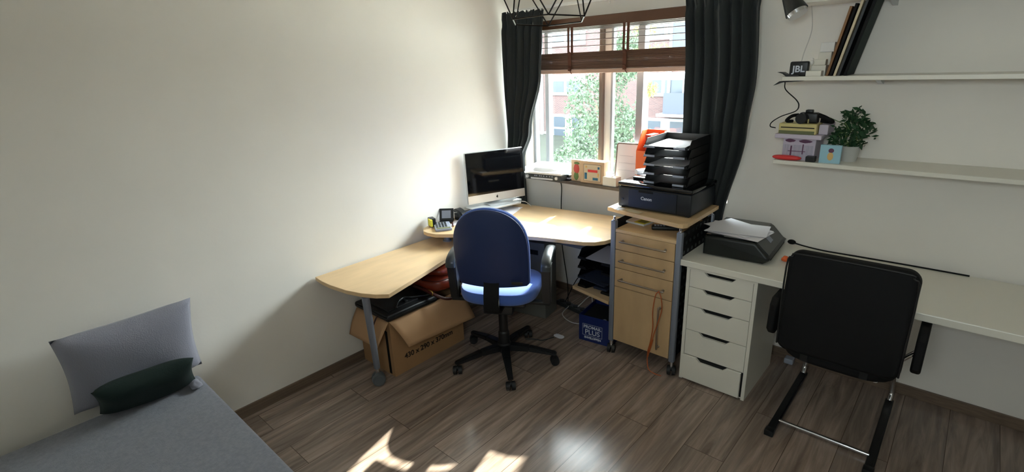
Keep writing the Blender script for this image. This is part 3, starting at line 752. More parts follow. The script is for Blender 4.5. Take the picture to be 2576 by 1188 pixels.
one('notebook', B(-1.33, -1.14, 2.78, 2.92, .8352, .852, bev=.002), M['blackmat'], 'dark notebook at the back of the cabinet niche', 'notebook')
# roll of paper and dark device on the big printer
rl = thing('paper_roll', 'rolled white paper lying on the left of the big printer', 'paper roll', (-1.50, 2.91, 1.089), math.radians(62))
obj('roll', cyl(nb(), (-.075, 0, .019), (.08, 0, .019), .018, n=20), M['paper'], rl, smooth=True, local=True)
obj('loose_edge', prism(nb(), [(-.07, -.004, .001), (.09, -.004, .001), (.09, -.05, .001), (-.05, -.055, .001)], (0, 0, .001)), M['paper'], rl, local=True)
one('black_remote', B(-1.50, -1.41, 2.74, 2.775, 1.0885, 1.102, bev=.004), M['black'], 'small black remote on the front left of the big printer lid', 'remote')

# ================================================================ SILL
tt = thing('turntable', 'white record player with dark front panel on the window sill', 'record player', (-2.345, 2.925, .937), math.radians(9.5))
obj('chassis', B(-.152, .152, 0.0, .235, .010, .052, bev=.003), M['panelgrey'], tt, local=True)
obj('deck', B(-.156, .156, -.003, .238, .052, .066, bev=.004), M['whitemat'], tt, local=True)
bm = nb(); lathe(bm, [(.10, .066), (.10, .072), (.098, .074), (.006, .074), (.006, .080), (.003, .082)], (-.03, .118, 0)); obj('platter', bm, M['blackmat'], tt, smooth=True, local=True)
bm = nb(); cyl(bm, (.12, .19, .066), (.12, .19, .086), .014, n=16); tube(bm, [(.12, .19, .085), (.115, .10, .085), (.07, .05, .080)], .003, 8, 4); obj('tonearm', bm, M['alu'], tt, smooth=True, local=True)
bm = nb(); box(bm, -.150, .150, .001, .003, .067, .100); box(bm, -.150, .150, .230, .232, .067, .100); box(bm, -.150, -.148, .003, .230, .067, .100); box(bm, .148, .150, .003, .230, .067, .100); box(bm, -.150, .150, .001, .232, .100, .1025)
obj('dust_cover', bm, M['clear'], tt, local=True, label='milky clear dust cover')
for x in (-.128, .118): 
    bm = nb(); cyl(bm, (x, 0, .032), (x, -.012, .032), .013, .011, n=20); obj('knob', bm, M['alu'], tt, smooth=True, local=True)
bm = nb()
for x in (-.07, -.055, -.03, -.015, .005, .03, .055, .075): box(bm, x, x+.010, -.0015, 0, .036, .044)
obj('front_buttons', bm, M['keys'], tt, local=True)
obj('cassette_slot', B(-.10, .085, -.002, 0, .014, .026), M['alu'], tt, local=True)
for x in (-.13, .13):
    for y in (.13, .22): obj('foot', cyl(nb(), (x, y, 0), (x, y, .011), .011, n=14), M['rubber'], tt, local=True)
for i in range(4):
    one('disc_case', B(-2.205, -2.18, 3.06+.0, 3.16, .937+i*.0105, .947+i*.0105, bev=.001, mat=None) if False else B(-2.228+.002*i, -2.183-.002*i, 3.045, 3.15, .9372+i*.0108, .9474+i*.0108, bev=.001),
        M[['blackmat', 'keys', 'black', 'panelgrey'][i]], 'slim disc case on the sill, %s in its pile of four' % ['lowest', 'second from the bottom', 'third from the bottom', 'topmost'][i], 'disc case', 'disc cases on the sill')
pa = thing('art_block', 'pale wooden block with coloured patches on its front, on the sill', 'ornament', (-1.99, 3.05, .937), math.radians(3))
obj('block', B(-.098, .092, 0, .085, 0, .160, bev=.003), M['woodpale'], pa, local=True)
obj('canvas', B(-.070, .066, -.001, 0, .020, .137), M['olivepaper'], pa, local=True)
bm = nb(); box(bm, -.072, .068, -.0016, 0, .137, .139); box(bm, -.072, .068, -.0016, 0, .018, .020); box(bm, -.072, -.070, -.0016, 0, .020, .137); box(bm, .066, .068, -.0016, 0, .020, .137); obj('canvas_edge', bm, M['framed'], pa, local=True)
bm = nb()
def patch(bm, x, z, w_, h_, a, y=-.0022): 
    mm = Matrix.Translation((x, y, z)) @ Matrix.Rotation(a, 4, 'Y'); box(bm, -w_/2, w_/2, 0, .0012, -h_/2, h_/2, mat=mm)
patch(bm, .002, .092, .078, .018, 0); obj('red_patch', bm, M['redpl'], pa, local=True)
bm = nb(); patch(bm, -.054, .054, .020, .046, 0); patch(bm, .024, .036, .042, .018, .0); patch(bm, .050, .116, .015, .016, .0); obj('blue_patches', bm, M['teal'], pa, local=True)
bm = nb(); patch(bm, .046, .066, .012, .024, 0); patch(bm, -.052, .120, .014, .014, 0); obj('yellow_patches', bm, M['tan'], pa, local=True)
pb = thing('picture_block', 'pale block with a red flower blot, standing left of the coloured block', 'ornament', (-2.132, 3.06, .937), math.radians(2))
obj('block', B(-.048, .042, 0, .03, 0, .158, bev=.002), M['woodpale'], pb, local=True)
bm = nb(); blob(bm, (-.002, -.0005, .094), .024, .001, .034, n=20, noise=.12, seed=3); obj('red_blot', bm, M['poppy'], pb, smooth=True, local=True)
bm = nb(); blob(bm, (-.004, -.0003, .040), .020, .0012, .030, n=20, noise=.15, seed=4); blob(bm, (.0, -.0003, .134), .024, .0012, .010, n=16); obj('green_blot', bm, M['greenblot'], pb, smooth=True, local=True)
mb = thing('memo_board', 'grey-framed white memo board leaning in the window', 'board', (-1.765, 3.15, .937), 0)
def rrect(w_, h_, r_, n=6):
    out = []
    for cx, cz, a0_ in ((w_/2-r_, h_-r_, 0), (-w_/2+r_, h_-r_, PI/2), (-w_/2+r_, r_, PI), (w_/2-r_, r_, 1.5*PI)):
        for i in range(n+1): a = a0_+i*PI/2/n; out.append((cx+r_*math.cos(a), cz+r_*math.sin(a)))
    return out
lean = Matrix.Rotation(math.radians(-6), 4, 'X')
bm = nb(); pr_ = rrect(.205, .285, .018); tube(bm, [(x, 0, z) for x, z in pr_]+[(pr_[0][0], 0, pr_[0][1])], .005, 8, mat=lean); obj('board_frame', bm, M['framed'], mb, smooth=True, local=True)
bm = nb(); prism(bm, [(x, -.002, z) for x, z in rrect(.200, .280, .016)], (0, .004, 0), mat=lean); obj('white_panel', bm, M['paper'], mb, local=True)
bm = nb(); 
for i, z in enumerate((.10, .15, .20)): box(bm, -.08, .07-.02*i, -.0032, -.0021, z, z+.0012, mat=lean)
obj('ruled_lines', bm, M['keys'], mb, local=True)
one('small_box', B(-1.902, -1.795, 3.045, 3.115, .937, 1.000, bev=.002), M['white'], 'small cream box on the sill under the memo board', 'box')
bm = nb(); lathe(bm, [(.024, .0), (.027, .004), (.030, .03), (.027, .03), (.022, .006), (.0, .005)], (-1.865, 3.08, 1.0002)); one('glass_dish', bm, M['clear'], 'small milky glass dish on the cream box', 'dish', smooth=True)
bm = nb(); lathe(bm, [(.016, 0), (.02, .004), (.022, .022), (.018, .022), (.014, .004)], (-1.772, 3.10, .937)); one('yellow_candle_cup', bm, M['yellow'], 'little yellow cup on the sill right of the cream box', 'cup', smooth=True)
mf = thing('magazine_file', 'orange cardboard magazine file on the sill behind the letter trays', 'magazine file', (-1.58, 3.10, .937))
for x in (-1.655, -1.50): obj('side_panel', prism(nb(), [(x, 3.055, .939), (x, 3.20, .939), (x, 3.20, 1.325), (x, 3.13, 1.325), (x, 3.055, 1.20)], (.004, 0, 0)), M['orange'], mf)
obj('back_panel', B(-1.651, -1.50, 3.196, 3.20, .939, 1.325), M['orange'], mf)
obj('front_panel', B(-1.651, -1.50, 3.055, 3.059, .939, 1.20), M['orange'], mf)
one('red_booklet', B(-1.60, -1.56, 3.07, 3.19, .937, 1.305, bev=.002), M['red'], 'red booklet standing inside the orange magazine file', 'booklet')
bm = nb(); tube(bm, [(-2.295, 3.035, .93), (-2.302, 3.10, .88), (-2.31, 3.105, .70), (-2.30, 3.10, .40), (-2.22, 3.06, .10), (-2.1, 2.9, .012)], .0035, 6, 6)
tube(bm, [(-2.30, 3.02, .943), (-2.296, 3.028, .94), (-2.295, 3.035, .93)], .0035, 6)
one('turntable_cable', bm, M['blackmat'], 'thin black cable hanging down the wall from the record player', 'cable', smooth=True)

# ================================================================ COMPUTER
ri = thing('monitor_riser', 'thin grey riser board under the computer', 'riser', (-2.56, 2.66, .746))
obj('riser_board', prism(nb(), [(-2.69, 2.44, .785), (-2.53, 2.42, .785), (-2.44, 2.78, .785), (-2.50, 2.86, .785), (-2.69, 2.86, .785)], (0, 0, .012), bev=.002), M['alu'], ri)
bm = nb(); box(bm, -2.68, -2.665, 2.47, 2.84, .746, .785); box(bm, -2.56, -2.545, 2.50, 2.80, .746, .785); obj('riser_foot', bm, M['alu'], ri)
pL = Vector((-2.640, 2.435, 0)); pR = Vector((-2.475, 2.872, 0)); wv = (pR-pL); wl = wv.length; wv.normalize()
im = thing('desktop_computer', 'silver all-in-one computer with a black screen on the corner desk', 'computer', tuple((pL+pR)/2+Vector((0, 0, .797))), math.atan2(wv.y, wv.x))
tl = Matrix.Translation((0, 0, .022)) @ Matrix.Rotation(math.radians(-3), 4, 'X')
h2 = wl/2; HH = .372
obj('housing', box(nb(), -h2, h2, 0, .026, 0, HH, bev=.008, seg=3, mat=tl), M['alu'], im, smooth=True, local=True)
obj('screen_glass', box(nb(), -h2+.004, h2-.004, -.0015, .001, .062, HH-.004, mat=tl), M['blackgloss'], im, local=True)
chin = obj('chin', box(nb(), -h2+.002, h2-.002, -.001, .004, .003, .0605, mat=tl), M['alu'], im, local=True)
bm = nb(); 
t_ = nb()
pts = []
for i in range(24):
    a = 2*PI*i/24; rr = .0085*(1-.12*abs(math.cos(a))**6 if math.sin(a) > 0 else 1)
    x, z = rr*math.cos(a), rr*math.sin(a)*1.02
    if math.cos(a) > .78: x = .0085*.78-.0035*(math.cos(a)-.78)/.22
    pts.append((x, -.0025, z+.032))
prism(bm, pts, (0, .0015, 0), mat=tl); blob(bm, (.0015, -.0018, .0445), .0018, .0008, .0035, n=10, mat=tl)
obj('fruit_logo', bm, M['black'], chin, local=True, label='small black apple emblem')
bm = nb(); sweep(bm, smooth_path([(0, .10, .002), (0, .075, .03), (0, .045, .10), (0, .03, .17)], 4), [(-.07, -.003), (.07, -.003), (.07, .003), (-.07, .003)], (1, 0, 0)); box(bm, -.08, .08, -.05, .10, 0.0005, .005, bev=.001)
obj('stand', bm, M['alu'], im, local=True)
bm = nb(); tube(bm, [(-2.44, 2.79, .80), (-2.425, 2.82, .79), (-2.40, 2.85, .755), (-2.44, 2.88, .752)], .003, 6, 5); one('computer_cable', bm, M['whitecable'], 'white cable curling from the computer onto the desk', 'cable', smooth=True)
sheet('paper_sheet', (-2.47, 2.66, .7475), .14, .27, math.radians(20), 'white paper on the desk just in front of the computer')
# phone dock etc.
cb_ = thing('note_cube', 'black note holder with yellow memo slips at the desk tip', 'note holder', (-2.655, 2.10, .746), math.radians(-20))
obj('holder', B(-.03, .03, -.02, .02, 0, .06, bev=.005), M['black'], cb_, local=True)
obj('memo_slips', B(-.002, .052, -.026, -.012, .012, .058, bev=.001), M['yellow'], cb_, local=True)
ca = thing('calculator', 'flat grey desk calculator lying at the tip of the desk', 'calculator', (-2.57, 2.12, .746), math.radians(-35))
obj('calculator_body', B(-.085, .085, -.055, .055, 0, .016, bev=.004), M['keys'], ca, local=True)
bm = nb()
for i in range(6):
    for j in range(4): box(bm, -.075+i*.02, -.061+i*.02, -.045+j*.02, -.032+j*.02, .016, .019)
obj('keys', bm, M['panelgrey'], ca, local=True); obj('display', B(.05, .078, -.045, .045, .016, .018), M['olive'], ca, local=True)
hd = thing('photo_stand', 'black tilted stand with a small picture on the desk by the wall', 'photo stand', (-2.648, 2.225, .746), math.radians(40))
tm = Matrix.Translation((0, .0, .01)) @ Matrix.Rotation(math.radians(-22), 4, 'X')
obj('frame', box(nb(), -.05, .05, -.004, .006, 0, .085, bev=.003, mat=tm), M['black'], hd, local=True)
obj('picture', box(nb(), -.033, .030, -.0055, -.004, .016, .070, mat=tm), M['keys'], hd, local=True)
obj('stand_foot', B(-.045, .045, -.03, .06, 0, .012, bev=.003), M['black'], hd, local=True)
dp = thing('desk_phone', 'black desk telephone between the photo stand and the computer', 'telephone', (-2.582, 2.365, .746), math.radians(80))
obj('phone_base', prism(nb(), [(-.075, -.06, 0), (-.075, .06, 0), (-.075, .06, .045), (-.075, -.06, .015)], (.15, 0, 0), bev=.004), M['black'], dp, local=True)
bm = nb(); sweep(bm, smooth_path([(-.055, -.06, .035), (-.055, -.03, .058), (-.055, .03, .072), (-.055, .06, .058)], 4), [(-.02, -.01), (.02, -.01), (.02, .01), (-.02, .01)], (1, 0, 0)); obj('handset', bm, M['black'], dp, local=True)
bm = nb()
for i in range(3):
    for j in range(4): box(bm, 0+i*.02, .014+i*.02, -.04+j*.018, -.028+j*.018, .021+j*.0045, .029+j*.0045)
obj('keypad', bm, M['keys'], dp, local=True)
sheet('paper_sheet', (-2.555, 2.25, .7475), .09, .12, math.radians(30), 'small pile of white slips in front of the photo stand', th=.003, cat='paper slips')
bm = nb(); beam(bm, (-2.52, 2.17, .750), (-2.61, 2.24, .750), .007, .005, .009, .005); one('pen', bm, M['leatherd'], 'dark red pen lying beside the calculator', 'pen')

# ================================================================ OFFICE CHAIR
oc = thing('office_chair', 'blue swivel office chair with black star base seen from behind', 'office chair', (-1.96, 2.03, 0), math.radians(30))
RB = .315
base_angle0 = math.radians(-41.5-30)
for k in range(5):
    a = base_angle0+k*2*PI/5; d = Vector((math.cos(a), math.sin(a), 0))
    bm = nb(); beam(bm, d*.03+Vector((0, 0, .105)), d*.16+Vector((0, 0, .100)), .052, .045, .044, .034, bev=.006); beam(bm, d*.155+Vector((0, 0, .100)), d*(RB+.012)+Vector((0, 0, .074)), .044, .034, .030, .024, bev=.006)
    l_ = obj('base_leg', bm, M['black'], oc, smooth=True, local=True)
    obj('castor', castor_bm(d*RB, .027, .052, a+PI/2+.3*k), M['rubber'], l_, smooth=True, local=True)
bm = nb(); lathe(bm, [(.040, .075), (.046, .085), (.046, .125), (.036, .135), (.034, .20), (.032, .21), (.028, .215), (.028, .38)], n=28); obj('gas_column', bm, M['black'], oc, smooth=True, local=True)
bm = nb(); box(bm, -.09, .09, -.12, .10, .38, .44, bev=.01); tube(bm, [(.08, .05, .40), (.22, .05, .395), (.26, .05, .40)], .006, 8); blob(bm, (.265, .05, .40), .02, .012, .008, n=12); obj('seat_mechanism', bm, M['black'], oc, smooth=True, local=True)
def rounded_slab(w_, d_, z0, z1, pw=3.2, n=44, cy=0, dome=.012):
    bm = nb(); prof = [(.90, z0), (.97, z0+.008), (1.0, z0+.03), (1.0, z1-.022), (.985, z1-.008), (.95, z1), (.5, z1+dome*.7), (0.02, z1+dome)]
    rings = []
    for s, z in prof:
        rg = []
        for j in range(n):
            a = 2*PI*j/n; c_, s_ = math.cos(a), math.sin(a)
            k = (abs(c_)**pw+abs(s_)**pw)**(-1/pw)
            yy = s_*k; taper = 1-.06*yy*-1
            rg.append(bm.verts.new((w_/2*s*c_*k*(1-.05*max(0, -yy)), cy+d_/2*s*yy, z-(.012*max(0, yy-.6) if z > z0+.03 else 0))))
        rings.append(rg)
    for i in range(len(prof)-1):
        for j in range(n): bm.faces.new((rings[i][j], rings[i][(j+1) % n], rings[i+1][(j+1) % n], rings[i+1][j]))
    bm.faces.new(rings[0][::-1]); bm.faces.new(rings[-1])
    return bm
obj('seat', rounded_slab(.475, .45, .475, .548, cy=.015), M['bluefab'], oc, smooth='all', local=True)
obj('seat_pan', B(-.17, .17, -.14, .17, .44, .476, bev=.01), M['black'], oc, local=True)
def back_outline(v):     # v 0..1 bottom..top -> half width
    if v < .06: return .186+.014*math.sqrt(1-(1-v/.06)**2)
    if v < .42: return .200+.008*math.sin((v-.06)/.36*PI/2)
    t = (v-.42)/.58; return .208*(max(0, 1-t**2.8))**.5
def back_pad(y_off, th, grow, zb, zt):
    bm = nb(); nu, nv = 26, 36
    def surf(side):
        def fn(a, b):
            # b runs bottom..top with denser rows near the ends
            v = .5-.5*math.cos(PI*b)
            hw = back_outline(v)+grow*(1 if v < .98 else .3)
            s = 2*a-1; x = hw*math.sin(s*PI/2)
            z = zb+(zt-zb)*v
            curve = .055*(x/.21)**2 if True else 0
            lean_ = -.055*(v-.3)*2*.55-.02*math.sin(v*PI)
            e = (1-abs(math.sin(s*PI/2))**6)**.5*(1-abs(2*v-1)**10)**.5
            return Vector((x, y_off+curve+lean_+side*th/2*(.25+.75*e), z))
        return fn
    grid(bm, nu, nv, surf(-1)); k = len(bm.verts); bm.verts.ensure_lookup_table()
    grid(bm, nu, nv, surf(1)); bm.verts.ensure_lookup_table()
    def idx(side, i, j): return bm.verts[side*k+j*(nu+1)+i]
    border = [(i, 0) for i in range(nu)]+[(nu, j) for j in range(nv)]+[(i, nv) for i in range(nu, 0, -1)]+[(0, j) for j in range(nv, 0, -1)]
    for q in range(len(border)):
        a, b = border[q], border[(q+1) % len(border)]
        try: bm.faces.new((idx(0, *a), idx(0, *b), idx(1, *b), idx(1, *a)))
        except ValueError: pass
    bmesh.ops.remove_doubles(bm, verts=bm.verts[:], dist=1e-5)
    return bm
BZ0, BZ1 = .600, 1.065
bs = obj('back_shell', back_pad(-.232, .022, 0, BZ0, BZ1), M['navy'], oc, smooth='all', local=True, label='navy plastic back shell')
obj('back_cushion', back_pad(-.205, .04, .0035, BZ0-.004, BZ1+.004), M['bluefab'], oc, smooth='all', local=True, label='blue padded front of the backrest')
obj('maker_tag', B(.115, .178, -.2395, -.232, .632, .648, bev=.002), M['black'], bs, local=True)
bm = nb(); sweep(bm, smooth_path([(0, .0, .445), (0, -.17, .445), (0, -.232, .46), (0, -.248, .50), (0, -.246, .56), (0, -.222, .64), (0, -.215, .68)], 5), [(-.043, -.008), (.043, -.008), (.043, .008), (-.043, .008)], (1, 0, 0))
obj('back_bracket', bm, M['blackmat'], oc, smooth=True, local=True)
for s in (-1, 1):
    bm = nb(); pth = smooth_path([(s*.283, -.085, .655), (s*.283, -.075, .69), (s*.283, -.03, .712), (s*.283, .05, .722), (s*.283, .14, .718), (s*.283, .175, .70)], 5)
    sweep(bm, pth, [(-.030, 0), (-.026, .010), (-.012, .016), (.012, .016), (.026, .010), (.030, 0), (.026, -.010), (-.026, -.010)], (1, 0, 0))
    ar = obj('armrest', bm, M['panelgrey'], oc, smooth=True, local=True)
    bm = nb(); beam(bm, (s*.283, -.045, .69), (s*.280, -.035, .44), .055, .075, .050, .045, up=(0, 1, 0), bev=.006); box(bm, min(s*.12, s*.30), max(s*.12, s*.30), -.055, -.015, .428, .448, bev=.004)
    obj('arm_support', bm, M['black'], oc, smooth=True, local=True)

# ================================================================ BLACK CANTILEVER CHAIR
kc = thing('cantilever_chair', 'black upholstered chair on a chrome sled base at the white desk', 'chair', (-.28, 2.62, 0), math.radians(0))
bm = nb()
def slabback(a, b):
    pass
def cushion(x0, x1, y0, y1, z0, z1, pw=5, pxz=True):
    t = nb(); blob(t, ((x0+x1)/2, (y0+y1)/2, (z0+z1)/2), (x1-x0)/2, (y1-y0)/2, (z1-z0)/2, power=pw, n=48); return t
def rr_slab(w_, h_, r_, y0, y1, cx, z0, bev=.02, mat=None):
    return prism(nb(), [(cx+x, y0, z0+z) for x, z in rrect(w_, h_, r_, 8)], (0, y1-y0, 0), bev=bev, seg=4, mat=mat)
mt = Matrix.Translation((-.285, 2.36, .49)) @ Matrix.Rotation(math.radians(-4), 4, 'X') @ Matrix.Translation((.285, -2.36, -.49))
obj('backrest', rr_slab(.47, .475, .05, 2.345, 2.415, -.285, .475, mat=mt), M['blackmat'], kc, smooth=True)
bm = nb(); tube(bm, [(-.515, 2.353, .50), (-.517, 2.348, .88), (-.495, 2.345, .935), (-.46, 2.345, .950), (-.11, 2.345, .950), (-.075, 2.345, .935), (-.053, 2.348, .88), (-.055, 2.353, .50)], .004, 8, 4); obj('piping', bm, M['black'], kc, smooth=True)
obj('seat', cushion(-.515, -.055, 2.38, 2.86, .405, .49, 4), M['blackmat'], kc, smooth='all')
for x in (-.562, -.008):
    bm = prism(nb(), [(x-.018, y, z) for y, z in ((2.43, .50), (2.40, .53), (2.41, .655), (2.44, .685), (2.70, .682), (2.73, .66), (2.70, .53), (2.67, .50))], (.036, 0, 0), bev=.010, seg=3)
    a = obj('armrest', bm, M['blackmat'], kc, smooth=True)
    bm = nb(); cyl(bm, (x, 2.56, .55), (x+(.07 if x < -.3 else -.07), 2.56, .46), .010, n=12); obj('arm_tube', bm, M['chrome'], a, smooth=True)
for x in (-.488, -.082):
    bm = nb(); beam(bm, (x, 2.345, .016), (x, 2.99, .016), .036, .026, .036, .026, bev=.006); box(bm, x-.021, x+.021, 2.325, 2.365, .001, .032, bev=.004); rn = obj('sled_runner', bm, M['black'], kc, smooth=True)
    bm = nb(); tube(bm, [(x, 2.96, .03), (x, 2.985, .08), (x+(.01 if x < -.3 else -.01), 2.96, .20), (x+(.03 if x < -.3 else -.03), 2.86, .36), (x+(.05 if x < -.3 else -.05), 2.75, .402), (x+(.05 if x < -.3 else -.05), 2.45, .405)], .0125, 12, 6)
    obj('chrome_upright', bm, M['chrome'], kc, smooth=True)
obj('crossbar', cyl(nb(), (-.475, 2.455, .020), (-.095, 2.455, .020), .0095, n=14), M['chrome'], kc, smooth=True)
bm = nb(); 
for x in (-.40, -.17): beam(bm, (x, 2.50, .415), (x, 2.375, .44), .03, .012, .03, .012); beam(bm, (x, 2.375, .44), (x, 2.36, .60), .03, .012, .03, .012)
obj('back_bracket', bm, M['black'], kc)

# ================================================================ SOFA
so = thing('daybed', 'grey felt daybed in the near left corner', 'daybed', (-1.75, .08, 0))
obj('mattress', B(-2.585, -.75, -.42, .547, .20, .42, bev=.018, seg=4), M['sofa'], so, smooth=True)
obj('bed_base', B(-2.56, -.77, -.40, .52, .06, .20, bev=.006), M['blackmat'], so)
for x in (-2.50, -.83):
    for y in (-.34, .46): obj('leg', cyl(nb(), (x, y, 0), (x, y, .06), .02, n=14), M['black'], so, smooth=True)
def pillow(c, w_, h_, th, R_, name, mat, label, seed=0):
    bm = nb(); n = 24
    for side in (-1, 1):
        grid(bm, n, n, lambda a, b: Vector((((a-.5)*w_)*(1-.06*math.sin(b*PI)), side*th/2*(max(0, (1-(2*a-1)**4)*(1-(2*b-1)**4)))**.55*(1+.06*math.sin(9*a+seed)*math.sin(7*b)), ((b-.5)*h_)*(1-.06*math.sin(a*PI)))))
    bmesh.ops.remove_doubles(bm, verts=bm.verts[:], dist=1e-4)
    mm = Matrix.Translation(Vector(c)) @ R_
    bmesh.ops.transform(bm, matrix=mm, verts=bm.verts)
    return one(name, bm, mat, label, 'cushion', smooth='all')
pillow((-2.595, .335, .625), .50, .40, .13, Matrix.Rotation(math.radians(90), 4, 'Z') @ Matrix.Rotation(math.radians(14), 4, 'X'), 'cushion', M['cushion'], 'grey cushion leaning on the left wall at the end of the daybed')
pillow((-2.47, .33, .52), .36, .22, .10, Matrix.Rotation(math.radians(84), 4, 'Z') @ Matrix.Rotation(math.radians(38), 4, 'X'), 'cushion', M['greencush'], 'dark green cushion in front of the grey one on the daybed', 3)
bm = nb(); blob(bm, (-2.47, .50, .435), .045, .025, .014, n=20, noise=.15); one('cushion_cover', bm, M['cushion'], 'small folded grey cloth on the daybed corner beside the cushions', 'cloth', smooth='all')

# ================================================================ BOX WITH BAGS
cx = thing('cardboard_box', 'open brown cardboard box on the floor under the side of the desk', 'box', (-2.52, 1.76, 0))
bx0, bx1, by0, by1, bh = -2.688, -2.357, 1.48, 2.05, .372
bm = nb(); t = .005
box(bm, bx0, bx1, by0, by0+t, 0, bh); box(bm, bx0, bx1, by1-t, by1, 0, bh); box(bm, bx0, bx0+t, by0+t, by1-t, 0, bh); box(bm, bx1-t, bx1, by0+t, by1-t, 0, bh); box(bm, bx0+t, bx1-t, by0+t, by1-t, 0, t)
obj('box_body', bm, M['card'], cx)
def flap(pts, bulge, nrm, parent=cx):
    a, b, c_, d = [Vector(p) for p in pts]; nrm = Vector(nrm)
    bm = grid(nb(), 14, 8, lambda s, t_: a.lerp(b, s).lerp(d.lerp(c_, s), t_)+nrm*bulge*math.sin(PI*t_)*(.6+.4*math.cos(3*s)))
    obj('flap', bm, M['cardin'], parent, smooth='all', solid=.004)
flap([(bx1+.003, by0, bh), (bx1+.003, by1, bh), (bx1+.092, by1+.03, .185), (bx1+.092, by0+.055, .215)], .012, (.9, 0, .45))
flap([(bx0, by0-.003, bh), (bx1, by0-.003, bh), (bx1-.02, by0-.085, .232), (bx0+.01, by0-.085, .222)], .008, (0, -.9, .4))
bm = nb(); box(bm, bx1-.055, bx1-.032, by0-.0015, by0-.0005, .01, .30); obj('black_strip', bm, M['blackmat'], cx, label='black tape strip down the corner')
bm = nb(); text(bm, '430 x 290 x 370mm', .048, (bx1+.0008, 1.56, .088), (0, 1, 0), (0, 0, 1), bold=.001)
obj('printed_text', bm, M['print'], cx)
bm = nb(); text(bm, 'KW', .07, (bx1+.0008, 1.93, .20), (0, 1, 0), (0, 0, 1), bold=.002)
obj('printed_mark', bm, M['print'], cx)
lb = thing('laptop_bag', 'flat black laptop bag lying on top of the cardboard box', 'bag', (-2.49, 1.62, .37))
bm = nb(); prism(bm, [(-2.685, 1.465, .375), (-2.345, 1.465, .375), (-2.335, 1.83, .375), (-2.685, 1.83, .375)], (0, 0, .045), bev=.016, seg=3); obj('bag_body', bm, M['bagblack'], lb, smooth=True)
bm = nb(); tube(bm, [(-2.67, 1.461, .403), (-2.35, 1.461, .403), (-2.334, 1.48, .403), (-2.328, 1.82, .403)], .003, 6); obj('zip', bm, M['black'], lb)
bm = nb(); prism(bm, [(-2.64, 1.50, .419), (-2.38, 1.50, .419), (-2.38, 1.72, .419), (-2.64, 1.72, .419)], (0, 0, .012), bev=.005); obj('front_pocket', bm, M['bagblack'], lb, smooth=True)
bm = nb(); tube(bm, [(-2.36, 1.80, .43), (-2.40, 1.70, .440), (-2.44, 1.66, .440), (-2.42, 1.60, .438), (-2.37, 1.55, .432)], .006, 8, 5); box(bm, -2.42, -2.39, 1.63, 1.65, .434, .446, bev=.002); obj('strap', bm, M['black'], lb, smooth=True)
bm = nb(); tube(bm, [(-2.43, 1.463, .40), (-2.435, 1.445, .385), (-2.45, 1.425, .33)], .0045, 6, 4); obj('red_cord', bm, M['leatherd'], lb, smooth=True, label='dark red cord hanging over the flap')
hb = thing('leather_bag', 'brown leather handbag lying on the box behind the laptop bag', 'bag', (-2.47, 1.93, .37))
bm = nb(); blob(bm, (-2.47, 1.955, .475), .165, .15, .055, power=3, n=40, noise=.03, seed=5); obj('bag_body', bm, M['leather'], hb, smooth='all')
bm = nb(); blob(bm, (-2.47, 1.97, .555), .155, .145, .035, power=3, n=36, noise=.05, seed=8); obj('bag_flap', bm, M['leather'], hb, smooth='all')
bm = nb(); tube(bm, [(-2.48, 1.800, .512), (-2.40, 1.802, .515), (-2.32, 1.83, .518), (-2.296, 1.90, .52), (-2.295, 2.02, .52)], .004, 6, 5); blob(bm, (-2.42, 1.797, .515), .01, .007, .006, n=12); obj('zip', bm, M['leatherd'], hb, smooth=True)
bm = nb(); tube(bm, [(-2.50, 1.79, .45), (-2.38, 1.78, .46), (-2.31, 1.80, .44), (-2.262, 1.85, .41), (-2.255, 1.92, .405), (-2.28, 2.0, .43), (-2.31, 2.05, .47)], .010, 10, 6); obj('handle', bm, M['leatherd'], hb, smooth=True)
bm = nb(); tube(bm, [(-2.335+.022*math.cos(a), 1.785, .455+.015*math.sin(a)) for a in [i*PI/6 for i in range(13)]], .004, 8); box(bm, -2.385, -2.35, 1.775, 1.787, .448, .462, bev=.003); obj('gold_buckle', bm, M['gold'], hb, smooth=True)

# ================================================================ UNDER THE DESK
bb = thing('blue_box', 'dark blue archive box on the floor beside the cabinet', 'box', (-1.65, 2.68, 0), math.radians(8))
w2 = .115
bm = nb(); box(bm, -w2, w2, -.13, -.126, 0, .185); box(bm, -w2, w2, .126, .13, 0, .185); box(bm, -w2, -w2+.004, -.126, .126, 0, .185); box(bm, w2-.004, w2, -.126, .126, 0, .185); box(bm, -w2, w2, -.126, .126, 0, .004)
obj('box_body', bm, M['bluebox'], bb, local=True)
obj('box_shade', B(-w2+.006, w2-.006, -.124, .124, .150, .156), M['dark'], bb, local=True)  # dark sheet put in as the shade of the open box
bm = nb(); 
for (a, b, c_, d) in ((-.088, .052, .125, .1265), (-.088, .052, .043, .0445), (-.088, -.0865, .043, .1265), (.0505, .052, .043, .1265)): box(bm, a, b, -.1312, -.1302, c_, d)
text(bm, 'PROMAIL', .031, (-.018, -.1302, .096), (1, 0, 0), (0, 0, 1), align='CENTER', bold=.0008)
text(bm, 'PLUS', .050, (-.018, -.1302, .053), (1, 0, 0), (0, 0, 1), align='CENTER', bold=.0005)
text(bm, 'ENVELOPPEN', .020, (-.016, -.1302, .021), (1, 0, 0), (0, 0, 1), align='CENTER', bold=.0008)
obj('white_lettering', bm, M['whiteprint'], bb, local=True)
obj('box_stud', cyl(nb(), (.055, -.10, .156), (.055, -.10, .170), .012, n=14), M['keys'], bb, local=True)
ps = thing('power_strip', 'dark power strip on the floor behind the office chair', 'power strip', (-2.02, 2.86, 0), math.radians(-8))
obj('strip_body', B(-.16, .16, -.025, .025, 0, .035, bev=.005), M['panelgrey'], ps, local=True)
bm = nb()
for i in range(4): cyl(bm, (-.12+i*.07, 0, .035), (-.12+i*.07, 0, .042), .02, n=16)
obj('socket_row', bm, M['black'], ps, local=True)
